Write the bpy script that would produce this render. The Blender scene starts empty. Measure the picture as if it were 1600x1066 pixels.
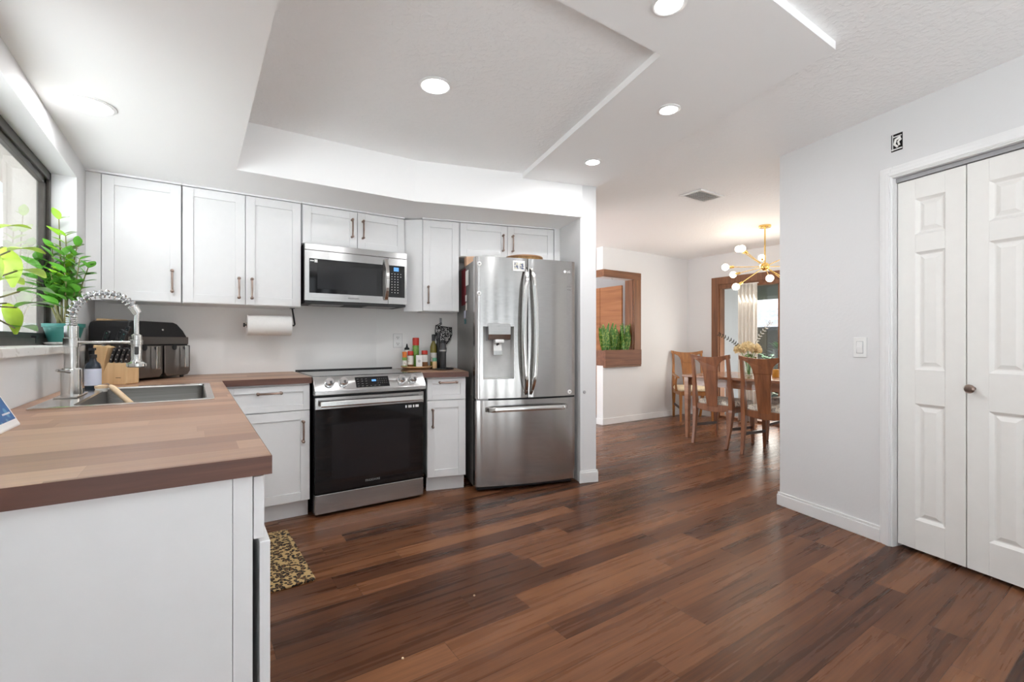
import bpy, bmesh, math, random
from mathutils import Vector, Matrix
C = bpy.context.scene.collection
SC = bpy.context.scene
PI = math.pi
random.seed(7)
# ------------------------------------------------------------------ camera, world, exposure
cam = bpy.data.objects.new('camera', bpy.data.cameras.new('camera'))
C.objects.link(cam)
cam.data.sensor_width = 36.0
cam.data.lens = 36.0*731.0/1600.0
cam.data.clip_start = 0.02
cam.location = (0, 0, 1.15)
cam.rotation_euler = (PI/2, 0, -math.atan2(731, 1080))
cam.data.shift_y = 0.0
SC.camera = cam
W = bpy.data.worlds.new('daylight'); SC.world = W; W.use_nodes = True
WB = W.node_tree.nodes['Background']
WB.inputs['Color'].default_value = (0.88, 0.95, 1.0, 1)
WB.inputs['Strength'].default_value = 0.9
sun = bpy.data.objects.new('sun', bpy.data.lights.new('sun', 'SUN')); C.objects.link(sun)
sun.data.energy = 40.0; sun.data.angle = 0.01; sun.data.color = (0.93, 0.97, 1.0)
sun.rotation_euler = (math.radians(-40), 0, 0)
dl = bpy.data.lights.new('slider_fill_light', 'AREA'); dl.shape = 'RECTANGLE'; dl.size = 1.75; dl.size_y = 1.55; dl.energy = 34.0; dl.color = (1.0, 0.92, 0.82)  # added area light standing in for slider daylight, brightens the dining floor
dlo = bpy.data.objects.new('slider_fill_light', dl); C.objects.link(dlo); dlo.location = (6.70, 3.05, 1.05); dlo.rotation_euler = (0, math.radians(68), 0)
el = bpy.data.lights.new('entry_fill_light', 'AREA'); el.shape = 'RECTANGLE'; el.size = 2.0; el.size_y = 1.9; el.energy = 16.0; el.color = (0.97, 0.98, 1.0)  # added lamp in the unseen entry, brightens the foyer
elo = bpy.data.objects.new('entry_fill_light', el); C.objects.link(elo); elo.location = (2.06, 5.65, 1.2); elo.rotation_euler = (0, math.radians(-90), 0)
SC.view_settings.view_transform = 'Standard'
SC.view_settings.look = 'None'
SC.view_settings.gamma = 1.0
SC.view_settings.use_curve_mapping = False
SC.view_settings.exposure = 0.53
SC.cycles.use_denoising = True
SC.cycles.diffuse_bounces = 6
SC.cycles.max_bounces = 14
SC.cycles.sample_clamp_indirect = 8.0

# ------------------------------------------------------------------ node materials
def mat(name):
    m = bpy.data.materials.new(name); m.use_nodes = True
    nt = m.node_tree
    return m, nt, nt.nodes['Principled BSDF']
def nd(nt, typ, props=None, **ins):
    n = nt.nodes.new(typ)
    for k, v in (props or {}).items(): setattr(n, k, v)
    for k, v in ins.items():
        s = n.inputs[int(k[1:])] if k[0] == '_' and k[1:].isdigit() else n.inputs[k.replace('_', ' ')]
        if hasattr(v, 'is_output'): nt.links.new(v, s)
        else: s.default_value = v
    return n
def math_n(nt, op, a, b=0.0, c=None):
    n = nd(nt, 'ShaderNodeMath', {'operation': op}, _0=a, _1=b)
    if c is not None: n.inputs[2].default_value = c
    return n.outputs[0]
def ramp(nt, fac, stops, interp='LINEAR'):
    r = nt.nodes.new('ShaderNodeValToRGB'); r.color_ramp.interpolation = interp
    e = r.color_ramp.elements
    while len(e) < len(stops): e.new(0.5)
    for i, (p, c) in enumerate(stops):
        e[i].position = p; e[i].color = (c[0], c[1], c[2], 1)
    nt.links.new(fac, r.inputs['Fac']); return r.outputs['Color']
def bump(nt, bs, height, strength, dist):
    b = nd(nt, 'ShaderNodeBump', None, Height=height, Strength=strength, Distance=dist)
    nt.links.new(b.outputs['Normal'], bs.inputs['Normal'])
def solid(name, col, rough=0.5, metal=0.0, var=0.04, scale=18.0, bmp=0.0, **kw):
    m, nt, bs = mat(name)
    tc = nd(nt, 'ShaderNodeTexCoord')
    nz = nd(nt, 'ShaderNodeTexNoise', None, Vector=tc.outputs['Object'], Scale=scale, Detail=3.0)
    c0 = [max(0, c*(1-var)) for c in col]; c1 = [min(1, c*(1+var)) for c in col]
    nt.links.new(ramp(nt, nz.outputs['Fac'], [(0.3, c0), (0.7, c1)]), bs.inputs['Base Color'])
    bs.inputs['Roughness'].default_value = rough; bs.inputs['Metallic'].default_value = metal
    if bmp: bump(nt, bs, nz.outputs['Fac'], bmp, 0.002)
    for k, v in kw.items(): bs.inputs[k.replace('_', ' ')].default_value = v
    return m
def glow(name, col, strength, base=(0.9, 0.9, 0.9)):
    m, nt, bs = mat(name)
    bs.inputs['Base Color'].default_value = (*base, 1)
    bs.inputs['Emission Color'].default_value = (*col, 1)
    bs.inputs['Emission Strength'].default_value = strength
    return m
def plaster(name, col, scale, strength, dist, rough=0.75, lo=0.45, hi=0.62):
    m, nt, bs = mat(name)
    g = nd(nt, 'ShaderNodeNewGeometry')
    n1 = nd(nt, 'ShaderNodeTexNoise', None, Vector=g.outputs['Position'], Scale=scale, Detail=4.0)
    bs.inputs['Base Color'].default_value = (*col, 1); bs.inputs['Roughness'].default_value = rough
    r = ramp(nt, n1.outputs['Fac'], [(lo, (0, 0, 0)), (hi, (1, 1, 1))])
    bump(nt, bs, r, strength, dist)
    return m
def planks(name, L, Wd, stops, rough=(0.25, 0.4), seam=0.0015, grain=(1.2, 26.0), coat=0.0, streak=0.5, axis='X', seamdark=0.45, spec=0.5, dist=0.5):
    m, nt, bs = mat(name)
    g = nd(nt, 'ShaderNodeNewGeometry')
    sp = nd(nt, 'ShaderNodeSeparateXYZ', None, Vector=g.outputs['Position'])
    X, Y = sp.outputs['X'], sp.outputs['Y']
    if axis == 'Y': X, Y = Y, X
    row = math_n(nt, 'FLOOR', math_n(nt, 'DIVIDE', math_n(nt, 'ADD', Y, 20.0), Wd))
    wr = nd(nt, 'ShaderNodeTexWhiteNoise', {'noise_dimensions': '1D'}, W=row)
    xs = math_n(nt, 'DIVIDE', math_n(nt, 'ADD', math_n(nt, 'ADD', X, 20.0), math_n(nt, 'MULTIPLY', wr.outputs['Value'], L)), L)
    col = math_n(nt, 'FLOOR', xs)
    idv = nd(nt, 'ShaderNodeCombineXYZ', None, X=row, Y=col, Z=3.7)
    wn = nd(nt, 'ShaderNodeTexWhiteNoise', {'noise_dimensions': '3D'}, Vector=idv.outputs[0])
    off = math_n(nt, 'MULTIPLY', wn.outputs['Value'], 37.0)
    gv = nd(nt, 'ShaderNodeCombineXYZ', None, X=math_n(nt, 'MULTIPLY', math_n(nt, 'ADD', X, off), grain[0]), Y=math_n(nt, 'MULTIPLY', Y, grain[1]), Z=off)
    nz = nd(nt, 'ShaderNodeTexNoise', None, Vector=gv.outputs[0], Scale=1.0, Detail=5.0, Roughness=0.55, Distortion=dist)
    gv2 = nd(nt, 'ShaderNodeCombineXYZ', None, X=math_n(nt, 'MULTIPLY', math_n(nt, 'ADD', X, off), grain[0]*3), Y=math_n(nt, 'MULTIPLY', Y, grain[1]*5), Z=off)
    nf = nd(nt, 'ShaderNodeTexNoise', None, Vector=gv2.outputs[0], Scale=1.0, Detail=3.0)
    f = math_n(nt, 'ADD', math_n(nt, 'MULTIPLY', wn.outputs['Value'], 1.0-streak), math_n(nt, 'MULTIPLY', nz.outputs['Fac'], streak))
    f = math_n(nt, 'ADD', f, math_n(nt, 'MULTIPLY', math_n(nt, 'SUBTRACT', nf.outputs['Fac'], 0.5), 0.25))
    colr = ramp(nt, f, stops)
    fy = math_n(nt, 'FRACT', math_n(nt, 'DIVIDE', math_n(nt, 'ADD', Y, 20.0), Wd))
    fx = math_n(nt, 'FRACT', xs)
    sy = math_n(nt, 'LESS_THAN', fy, seam/Wd); sx = math_n(nt, 'LESS_THAN', fx, seam/L)
    sm = math_n(nt, 'MAXIMUM', sx, sy)
    dk = nd(nt, 'ShaderNodeMix', {'data_type': 'RGBA', 'blend_type': 'MULTIPLY'})
    nt.links.new(sm, dk.inputs[0]); nt.links.new(colr, dk.inputs[6]); dk.inputs[7].default_value = (seamdark, seamdark, seamdark, 1)
    nt.links.new(dk.outputs[2], bs.inputs['Base Color'])
    rr = nd(nt, 'ShaderNodeMapRange', None, Value=nz.outputs['Fac'], _3=rough[0], _4=rough[1])
    nt.links.new(rr.outputs[0], bs.inputs['Roughness'])
    hh = math_n(nt, 'SUBTRACT', math_n(nt, 'MULTIPLY', nf.outputs['Fac'], 0.35), sm)
    bump(nt, bs, hh, 0.18, 0.0015)
    bs.inputs['Coat Weight'].default_value = coat; bs.inputs['Specular IOR Level'].default_value = spec
    return m
def wood(name, stops, axis='Z', scale=1.0, rough=0.38, coat=0.0):
    m, nt, bs = mat(name)
    tc = nd(nt, 'ShaderNodeTexCoord')
    sc = {'X': (2.5, 40, 40), 'Y': (40, 2.5, 40), 'Z': (40, 40, 2.5)}[axis]
    mp = nd(nt, 'ShaderNodeMapping', None, Vector=tc.outputs['Object'], Scale=tuple(v*scale for v in sc))
    nz = nd(nt, 'ShaderNodeTexNoise', None, Vector=mp.outputs[0], Scale=1.0, Detail=5.0, Roughness=0.6, Distortion=0.6)
    nt.links.new(ramp(nt, nz.outputs['Fac'], stops), bs.inputs['Base Color'])
    bs.inputs['Roughness'].default_value = rough; bs.inputs['Coat Weight'].default_value = coat
    bump(nt, bs, nz.outputs['Fac'], 0.08, 0.001)
    return m
def steel(name, col=(0.60, 0.59, 0.58), rough=0.25, axis='Z', var=0.08, aniso=0.0, arot=0.0):
    m, nt, bs = mat(name)
    tc = nd(nt, 'ShaderNodeTexCoord')
    sc = {'X': (1.5, 300, 300), 'Z': (300, 300, 1.5), 'Y': (300, 1.5, 300)}[axis]
    mp = nd(nt, 'ShaderNodeMapping', None, Vector=tc.outputs['Object'], Scale=sc)
    nz = nd(nt, 'ShaderNodeTexNoise', None, Vector=mp.outputs[0], Scale=1.0, Detail=2.0)
    bs.inputs['Metallic'].default_value = 1.0
    c0 = [c*(1-var) for c in col]; c1 = [min(1, c*(1+var)) for c in col]
    nt.links.new(ramp(nt, nz.outputs['Fac'], [(0.3, c0), (0.7, c1)]), bs.inputs['Base Color'])
    rr = nd(nt, 'ShaderNodeMapRange', None, Value=nz.outputs['Fac'], _3=rough*0.8, _4=rough*1.25)
    nt.links.new(rr.outputs[0], bs.inputs['Roughness'])
    bs.inputs['Anisotropic'].default_value = aniso; bs.inputs['Anisotropic Rotation'].default_value = arot
    if aniso:
        tg = nd(nt, 'ShaderNodeTangent', {'direction_type': 'RADIAL', 'axis': 'Z'}); nt.links.new(tg.outputs[0], bs.inputs['Tangent'])
    return m
def pane_mat(name, refl=1.0, tint=(0.97, 0.98, 0.98)):
    m = bpy.data.materials.new(name); m.use_nodes = True; nt = m.node_tree
    nt.nodes.remove(nt.nodes['Principled BSDF'])
    tr = nd(nt, 'ShaderNodeBsdfTransparent', None, Color=(*tint, 1))
    gl = nd(nt, 'ShaderNodeBsdfGlossy', None, Roughness=0.02)
    fr = nd(nt, 'ShaderNodeFresnel', None, IOR=1.45)
    mx = nd(nt, 'ShaderNodeMixShader', None, _0=math_n(nt, 'MULTIPLY', math_n(nt, 'MULTIPLY', fr.outputs[0], refl), math_n(nt, 'SUBTRACT', 1.0, nd(nt, 'ShaderNodeNewGeometry').outputs['Backfacing'])), _1=tr.outputs[0], _2=gl.outputs[0])
    nt.links.new(mx.outputs[0], nt.nodes['Material Output'].inputs['Surface'])
    return m
def leopard(name):
    m, nt, bs = mat(name)
    tc = nd(nt, 'ShaderNodeTexCoord')
    nz = nd(nt, 'ShaderNodeTexNoise', None, Vector=tc.outputs['Object'], Scale=40.0, Detail=2.0)
    ad = nd(nt, 'ShaderNodeMix', {'data_type': 'VECTOR'}); ad.inputs[0].default_value = 0.018
    nt.links.new(tc.outputs['Object'], ad.inputs[4]); nt.links.new(nz.outputs['Color'], ad.inputs[5])
    vo = nd(nt, 'ShaderNodeTexVoronoi', None, Vector=ad.outputs[1], Scale=50.0, Randomness=0.8)
    c = ramp(nt, vo.outputs['Distance'], [(0.0, (0.16, 0.075, 0.025)), (0.25, (0.17, 0.08, 0.028)), (0.33, (0.012, 0.008, 0.006)), (0.50, (0.012, 0.008, 0.006)), (0.58, (0.50, 0.34, 0.15)), (1, (0.54, 0.37, 0.17))])
    nt.links.new(c, bs.inputs['Base Color']); bs.inputs['Roughness'].default_value = 0.95
    return m
def spotted(name, base, spot, scale, thr=0.5, rough=0.9):
    m, nt, bs = mat(name)
    tc = nd(nt, 'ShaderNodeTexCoord')
    nz = nd(nt, 'ShaderNodeTexNoise', None, Vector=tc.outputs['Object'], Scale=scale, Detail=2.0, Distortion=1.2)
    nt.links.new(ramp(nt, nz.outputs['Fac'], [(thr-0.03, base), (thr+0.03, spot)]), bs.inputs['Base Color'])
    bs.inputs['Roughness'].default_value = rough
    return m

M = {}
M['wall'] = plaster('white_wall_paint', (0.74, 0.74, 0.745), 55, 0.10, 0.002)
M['back'] = plaster('white_backsplash_paint', (0.88, 0.865, 0.85), 55, 0.06, 0.002, 0.5)
M['ceil'] = plaster('textured_ceiling_paint', (0.90, 0.90, 0.90), 42, 0.30, 0.004)
M['smooth'] = plaster('smooth_ceiling_paint', (0.90, 0.90, 0.90), 60, 0.05, 0.001)
M['trim'] = solid('white_trim_gloss', (0.83, 0.83, 0.83), 0.32, var=0.01)
M['cab'] = solid('white_cabinet_lacquer', (0.79, 0.79, 0.795), 0.35, var=0.01)
M['gapc'] = solid('dark_cabinet_inside', (0.10, 0.09, 0.08), 0.8)
M['door'] = solid('cream_door_paint', (0.85, 0.838, 0.81), 0.42, var=0.01)
M['floor'] = planks('dark_laminate_planks', 1.22, 0.125, [(0.20, (0.038, 0.017, 0.011)), (0.38, (0.092, 0.036, 0.018)), (0.55, (0.160, 0.065, 0.030)), (0.70, (0.220, 0.094, 0.043)), (0.90, (0.30, 0.132, 0.060))], rough=(0.20, 0.36), streak=0.62, grain=(1.3, 24.0), seam=0.0022, spec=0.18, dist=0.15)
M['butcher'] = planks('walnut_butcher_block', 0.62, 0.095, [(0.15, (0.26, 0.135, 0.085)), (0.4, (0.37, 0.205, 0.13)), (0.6, (0.45, 0.27, 0.175)), (0.85, (0.55, 0.35, 0.235))], rough=(0.30, 0.45), streak=0.5, grain=(2.0, 40.0), seam=0.0006, seamdark=0.8)
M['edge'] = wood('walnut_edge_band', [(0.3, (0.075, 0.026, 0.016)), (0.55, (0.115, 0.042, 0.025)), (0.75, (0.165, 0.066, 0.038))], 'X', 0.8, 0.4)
M['steel'] = steel('brushed_stainless')
M['steelx'] = steel('brushed_stainless_horizontal', (0.46, 0.455, 0.45), 0.22, 'X', 0.05, 0.8, 0.25)
M['fridge'] = steel('fridge_stainless', (0.47, 0.46, 0.45), 0.17, 'X', 0.05, 0.85, 0.25)
M['chrome'] = steel('satin_nickel', (0.70, 0.69, 0.67), 0.16, 'Z', 0.03)
M['spring'] = steel('polished_chrome', (0.80, 0.80, 0.81), 0.08, 'Z', 0.02)
M['sink'] = steel('scuffed_sink_steel', (0.27, 0.262, 0.25), 0.38, 'X', 0.16)
M['bronze'] = solid('aged_bronze_pull', (0.36, 0.27, 0.23), 0.28, 1.0, 0.2)
M['gsteel'] = solid('grey_fridge_side', (0.30, 0.30, 0.29), 0.38, 0.6, 0.04)
M['black'] = solid('black_plastic', (0.012, 0.012, 0.013), 0.32)
M['grip'] = solid('knife_grip_plastic', (0.028, 0.028, 0.030), 0.22)
M['matblack'] = solid('matte_black', (0.015, 0.015, 0.016), 0.6)
M['glassblk'] = solid('black_oven_glass', (0.006, 0.006, 0.007), 0.06)
M['cooktop'] = solid('ceramic_cooktop', (0.02, 0.02, 0.021), 0.05)
M['inner'] = solid('dim_oven_window', (0.012, 0.012, 0.014), 0.12)
M['disp'] = glow('blue_display', (0.15, 0.45, 1.0), 0.7, (0.02, 0.05, 0.1))
M['white'] = solid('white_plastic', (0.84, 0.84, 0.83), 0.4, var=0.01)
M['paper'] = solid('white_paper', (0.86, 0.85, 0.83), 0.9, var=0.015, scale=60)
M['grey'] = solid('grey_plastic', (0.35, 0.35, 0.36), 0.45)
M['grey_l'] = solid('light_grey_plastic', (0.60, 0.60, 0.59), 0.35)
M['dgrey'] = solid('dark_grey_plastic', (0.06, 0.06, 0.063), 0.45)
M['nickel'] = solid('dark_nickel_basket', (0.26, 0.235, 0.22), 0.28, 1.0, 0.02)
M['blockw'] = wood('pale_block_wood', [(0.3, (0.62, 0.40, 0.20)), (0.7, (0.78, 0.55, 0.31))], 'Z', 0.7, 0.5)
M['brushw'] = wood('beech_brush_wood', [(0.3, (0.66, 0.47, 0.29)), (0.7, (0.78, 0.60, 0.40))], 'Z', 0.7, 0.55)
M['chair'] = wood('walnut_chair_wood', [(0.3, (0.15, 0.052, 0.020)), (0.55, (0.25, 0.09, 0.034)), (0.8, (0.36, 0.145, 0.055))], 'Z', 0.7, 0.32, 0.2)
M['chairl'] = wood('honey_chair_wood', [(0.3, (0.22, 0.085, 0.025)), (0.55, (0.34, 0.14, 0.04)), (0.8, (0.46, 0.20, 0.06))], 'Z', 0.7, 0.32, 0.2)
M['table'] = wood('walnut_table_wood', [(0.3, (0.24, 0.10, 0.05)), (0.55, (0.33, 0.15, 0.075)), (0.8, (0.42, 0.20, 0.105))], 'Y', 0.5, 0.25, 0.3)
M['casing'] = wood('rustic_window_wood', [(0.25, (0.10, 0.038, 0.015)), (0.5, (0.19, 0.075, 0.03)), (0.8, (0.30, 0.13, 0.055))], 'Z', 0.6, 0.5)
M['panel'] = wood('rough_panel_wood', [(0.25, (0.20, 0.075, 0.028)), (0.5, (0.31, 0.125, 0.048)), (0.8, (0.42, 0.19, 0.08))], 'X', 0.5, 0.6)
M['seat'] = spotted('floral_seat_fabric', (0.72, 0.68, 0.60), (0.33, 0.30, 0.27), 34, 0.56)
M['seatc'] = spotted('cream_seat_fabric', (0.78, 0.66, 0.46), (0.60, 0.46, 0.28), 60, 0.6)
M['brass'] = solid('brushed_brass', (0.83, 0.56, 0.18), 0.22, 1.0, 0.06)
M['bulb'] = glow('warm_bulb', (1.0, 0.88, 0.70), 11.0)
M['lamp'] = glow('downlight_lens', (1.0, 0.985, 0.96), 14.0)
M['leaf'] = solid('zz_leaf_green', (0.10, 0.30, 0.035), 0.32, var=0.45, scale=9)
M['leafl'] = solid('lime_leaf', (0.42, 0.60, 0.05), 0.4, var=0.25, scale=12)
M['leafy'] = solid('bright_new_leaf', (0.28, 0.52, 0.04), 0.35, var=0.3, scale=12)
M['snake'] = spotted('snake_leaf', (0.07, 0.20, 0.03), (0.32, 0.42, 0.10), 26, 0.55, 0.5)
M['stem'] = solid('plant_stem', (0.17, 0.16, 0.06), 0.6, var=0.3)
M['soil'] = solid('potting_bark', (0.30, 0.13, 0.06), 0.95, var=0.5, scale=60, bmp=0.8)
M['teal'] = solid('teal_pot', (0.035, 0.185, 0.16), 0.45)
M['sill'] = spotted('marble_sill', (0.80, 0.79, 0.77), (0.66, 0.64, 0.61), 14, 0.62, 0.3)
M['wframe'] = solid('bronze_window_frame', (0.055, 0.048, 0.042), 0.4, 0.4, 0.15)
M['pane'] = pane_mat('window_pane')
M['clear'] = pane_mat('clear_glassware', 1.3, (0.90, 0.94, 0.92))
M['stucco'] = plaster('beige_stucco', (0.40, 0.365, 0.33), 9, 0.35, 0.01)
M['hwall'] = solid('tan_house_wall', (0.06, 0.052, 0.04), 0.9)
M['shrub'] = solid('dark_shrub_leaf', (0.018, 0.045, 0.012), 0.5, var=0.4)
M['gwall'] = solid('grey_outer_wall', (0.56, 0.56, 0.58), 0.9, var=0.03)
M['ground'] = solid('outdoor_ground', (0.05, 0.055, 0.03), 0.95, var=0.4, scale=4)
M['paving'] = solid('pale_bounce_paving', (0.78, 0.78, 0.77), 0.9, var=0.05, scale=3)  # pale so the added sunlit ground throws light indoors
M['patio'] = solid('grey_patio_slab', (0.24, 0.235, 0.23), 0.9)
M['lanai'] = solid('dark_patio_roof', (0.07, 0.07, 0.075), 0.7)
M['shingle'] = spotted('grey_shingles', (0.016, 0.018, 0.024), (0.06, 0.06, 0.065), 5.0, 0.58, 0.9)
M['pinkroof'] = spotted('pale_roof', (0.052, 0.046, 0.046), (0.064, 0.059, 0.058), 3.0, 0.55)
M['curtain'] = solid('ivory_curtain', (0.78, 0.76, 0.71), 0.9, var=0.03)
M['flower'] = solid('cream_petals', (0.86, 0.74, 0.48), 0.8, var=0.12, scale=70)
M['mat'] = leopard('leopard_mat_pile')
M['amber'] = solid('amber_wax', (0.62, 0.30, 0.05), 0.3)
M['red'] = solid('red_cap', (0.55, 0.035, 0.02), 0.4)
M['orange'] = solid('orange_cap', (0.75, 0.20, 0.03), 0.4)
M['green'] = solid('green_can', (0.16, 0.33, 0.06), 0.35, var=0.3, scale=50)
M['dgreen'] = solid('dark_green_glass', (0.03, 0.05, 0.015), 0.15)
M['tealc'] = solid('teal_cap', (0.03, 0.22, 0.25), 0.4)
M['olive'] = solid('olive_oil_glass', (0.20, 0.17, 0.03), 0.12)
M['label'] = spotted('paper_label', (0.78, 0.75, 0.70), (0.45, 0.25, 0.15), 60, 0.66)
M['spice'] = solid('brown_spice', (0.22, 0.10, 0.04), 0.7)
M['soapb'] = solid('navy_soap_bottle', (0.02, 0.03, 0.045), 0.2)
M['soapl'] = spotted('lavender_label', (0.60, 0.63, 0.76), (0.40, 0.44, 0.58), 30, 0.7)
M['blue'] = spotted('blue_picture', (0.03, 0.14, 0.38), (0.10, 0.30, 0.55), 16, 0.5, 0.25)
M['yellow'] = solid('yellow_star', (0.75, 0.60, 0.12), 0.4)
M['print'] = spotted('black_floral_cloth', (0.010, 0.010, 0.011), (0.62, 0.61, 0.60), 62, 0.54)
M['photo'] = spotted('photo_print', (0.62, 0.60, 0.50), (0.10, 0.12, 0.22), 50, 0.52, 0.4)
M['peach'] = solid('peach_paper_bag', (0.78, 0.50, 0.33), 0.8, var=0.1)
M['maroon'] = solid('maroon_card', (0.25, 0.03, 0.04), 0.6)
M['tray'] = wood('acacia_tray_wood', [(0.3, (0.25, 0.12, 0.05)), (0.7, (0.45, 0.25, 0.12))], 'X', 0.6, 0.4)
M['tan'] = solid('tan_basket', (0.42, 0.24, 0.10), 0.8, var=0.25, scale=80)
M['tealm'] = solid('mint_lid', (0.16, 0.42, 0.27), 0.4)
M['casingx'] = wood('rustic_window_wood_h', [(0.25, (0.10, 0.038, 0.015)), (0.5, (0.19, 0.075, 0.03)), (0.8, (0.30, 0.13, 0.055))], 'X', 0.6, 0.5)
M['panelx'] = wood('rough_planter_wood', [(0.25, (0.10, 0.038, 0.02)), (0.5, (0.17, 0.065, 0.033)), (0.8, (0.26, 0.11, 0.055))], 'X', 0.6, 0.6)
M['panelv'] = wood('partition_wood', [(0.25, (0.22, 0.08, 0.03)), (0.5, (0.34, 0.135, 0.05)), (0.8, (0.46, 0.20, 0.085))], 'Y', 0.4, 0.55)
M['chaird'] = wood('dark_stretcher_wood', [(0.3, (0.03, 0.015, 0.01)), (0.7, (0.07, 0.03, 0.018))], 'Y', 0.6, 0.4)
M['ink'] = solid('black_ink', (0.01, 0.01, 0.01), 0.6)
M['winky'] = solid('white_ink', (0.8, 0.8, 0.8), 0.6)
M['greyink'] = solid('grey_ink', (0.20, 0.20, 0.20), 0.5)
M['hollow'] = solid('painted_void_shade', (0.012, 0.010, 0.010), 0.9)

# ------------------------------------------------------------------ mesh builder
class MB:
    def __init__(self, mtx=None):
        self.bm = bmesh.new(); self.m = mtx or Matrix()
    def _x(self, vs):
        for v in vs: v.co = self.m @ v.co
    def box(self, x0, y0, z0, x1, y1, z1):
        c = [(x0, y0, z0), (x1, y0, z0), (x1, y1, z0), (x0, y1, z0), (x0, y0, z1), (x1, y0, z1), (x1, y1, z1), (x0, y1, z1)]
        v = [self.bm.verts.new(p) for p in c]
        for f in ((0, 3, 2, 1), (4, 5, 6, 7), (0, 1, 5, 4), (1, 2, 6, 5), (2, 3, 7, 6), (3, 0, 4, 7)):
            self.bm.faces.new([v[i] for i in f])
        self._x(v); return self
    def prism(self, poly, z0, z1, axis='Z'):
        def P(a, b, c): return {'Z': (a, b, c), 'Y': (a, c, b), 'X': (c, a, b)}[axis]
        lo = [self.bm.verts.new(P(a, b, z0)) for a, b in poly]; hi = [self.bm.verts.new(P(a, b, z1)) for a, b in poly]
        n = len(poly)
        self.bm.faces.new(lo[::-1]); self.bm.faces.new(hi)
        for i in range(n): self.bm.faces.new((lo[i], lo[(i+1) % n], hi[(i+1) % n], hi[i]))
        self._x(lo+hi); return self
    def lathe(self, prof, c=(0, 0, 0), n=24, axis=None):
        R = Matrix.Translation(c)
        if axis is not None: R = R @ Vector((0, 0, 1)).rotation_difference(Vector(axis)).to_matrix().to_4x4()
        rings = []
        for r, z in prof:
            if r < 1e-6: rings.append([self.bm.verts.new(R @ Vector((0, 0, z)))])
            else: rings.append([self.bm.verts.new(R @ Vector((r*math.cos(2*PI*i/n), r*math.sin(2*PI*i/n), z))) for i in range(n)])
        for a, b in zip(rings, rings[1:]):
            for i in range(n):
                j = (i+1) % n
                if len(a) == 1 and len(b) == 1: continue
                if len(a) == 1: self.bm.faces.new((a[0], b[j], b[i]))
                elif len(b) == 1: self.bm.faces.new((a[i], a[j], b[0]))
                else: self.bm.faces.new((a[i], a[j], b[j], b[i]))
        for r_, fl in ((rings[0], True), (rings[-1], False)):
            if len(r_) > 1: self.bm.faces.new(r_[::-1] if fl else r_)
        self._x([v for r_ in rings for v in r_]); return self
    def cyl(self, p0, p1, r0, r1=None, n=16):
        p0, p1 = Vector(p0), Vector(p1); d = p1-p0
        return self.lathe([(r0, 0), (r0 if r1 is None else r1, d.length)], p0, n, d)
    def sphere(self, c, r, n=16, sz=1.0):
        k = max(6, n//2)
        return self.lathe([(r*math.sin(PI*i/k), -r*sz*math.cos(PI*i/k)) for i in range(k+1)], c, n)
    def tube(self, pts, r, n=10, closed=False):
        pts = [Vector(p) for p in pts]; N = len(pts); rings = []; up = None
        for i, p in enumerate(pts):
            a = pts[(i-1) % N] if (closed or i > 0) else p
            b = pts[(i+1) % N] if (closed or i < N-1) else p
            d = (b-a).normalized()
            if up is None: up = d.orthogonal().normalized()
            up = (up-d*up.dot(d)).normalized(); w = d.cross(up)
            rr = r[i] if isinstance(r, (list, tuple)) else r
            rings.append([self.bm.verts.new(p+(up*math.cos(2*PI*k/n)+w*math.sin(2*PI*k/n))*rr) for k in range(n)])
        for i in range(N if closed else N-1):
            a, b = rings[i], rings[(i+1) % N]
            for k in range(n): self.bm.faces.new((a[k], a[(k+1) % n], b[(k+1) % n], b[k]))
        if not closed: self.bm.faces.new(rings[0][::-1]); self.bm.faces.new(rings[-1])
        self._x([v for q in rings for v in q]); return self
    def ribbon(self, secs):
        """loft of closed cross sections (lists of points, same count)"""
        rings = [[self.bm.verts.new(p) for p in s] for s in secs]; n = len(secs[0])
        for a, b in zip(rings, rings[1:]):
            for k in range(n): self.bm.faces.new((a[k], a[(k+1) % n], b[(k+1) % n], b[k]))
        self.bm.faces.new(rings[0][::-1]); self.bm.faces.new(rings[-1])
        self._x([v for q in rings for v in q]); return self
    def leaf(self, base, d, L, w, up=(0, 0, 1), droop=0.25, fold=0.15, n=6):
        b = Vector(base); d = Vector(d).normalized(); u = Vector(up)
        s = d.cross(u)
        if s.length < 0.05: s = d.orthogonal()
        s.normalize(); u = s.cross(d)
        prev = None
        for i in range(n+1):
            t = i/n
            p = b+d*(L*t)-u*(droop*L*t*t)
            ww = w*math.sin(PI*min(0.97, 0.05+t*0.95))**0.75*0.5
            row = [self.bm.verts.new(p-s*ww+u*fold*ww), self.bm.verts.new(p), self.bm.verts.new(p+s*ww+u*fold*ww)]
            self._x(row)
            if prev:
                self.bm.faces.new((prev[0], prev[1], row[1], row[0])); self.bm.faces.new((prev[1], prev[2], row[2], row[1]))
            prev = row
        return self
    def build(self, name, m, parent=None, bevel=0.0, smooth=False, seg=2, angle=40):
        me = bpy.data.meshes.new(name)
        bmesh.ops.recalc_face_normals(self.bm, faces=self.bm.faces[:])
        if smooth:
            for f in self.bm.faces: f.smooth = True
        self.bm.to_mesh(me); self.bm.free()
        o = bpy.data.objects.new(name, me); C.objects.link(o)
        o.data.materials.append(M[m] if isinstance(m, str) else m)
        if parent: o.parent = parent
        if bevel:
            b = o.modifiers.new('bevel', 'BEVEL'); b.width = bevel; b.segments = seg; b.limit_method = 'ANGLE'; b.angle_limit = math.radians(35)
        if smooth:
            try: me.set_sharp_from_angle(angle=math.radians(angle))
            except Exception: pass
        return o
def tag(o, label, cat, group=None, kind=None):
    o['label'] = label; o['category'] = cat
    if group: o['group'] = group
    if kind: o['kind'] = kind
    return o
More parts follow.
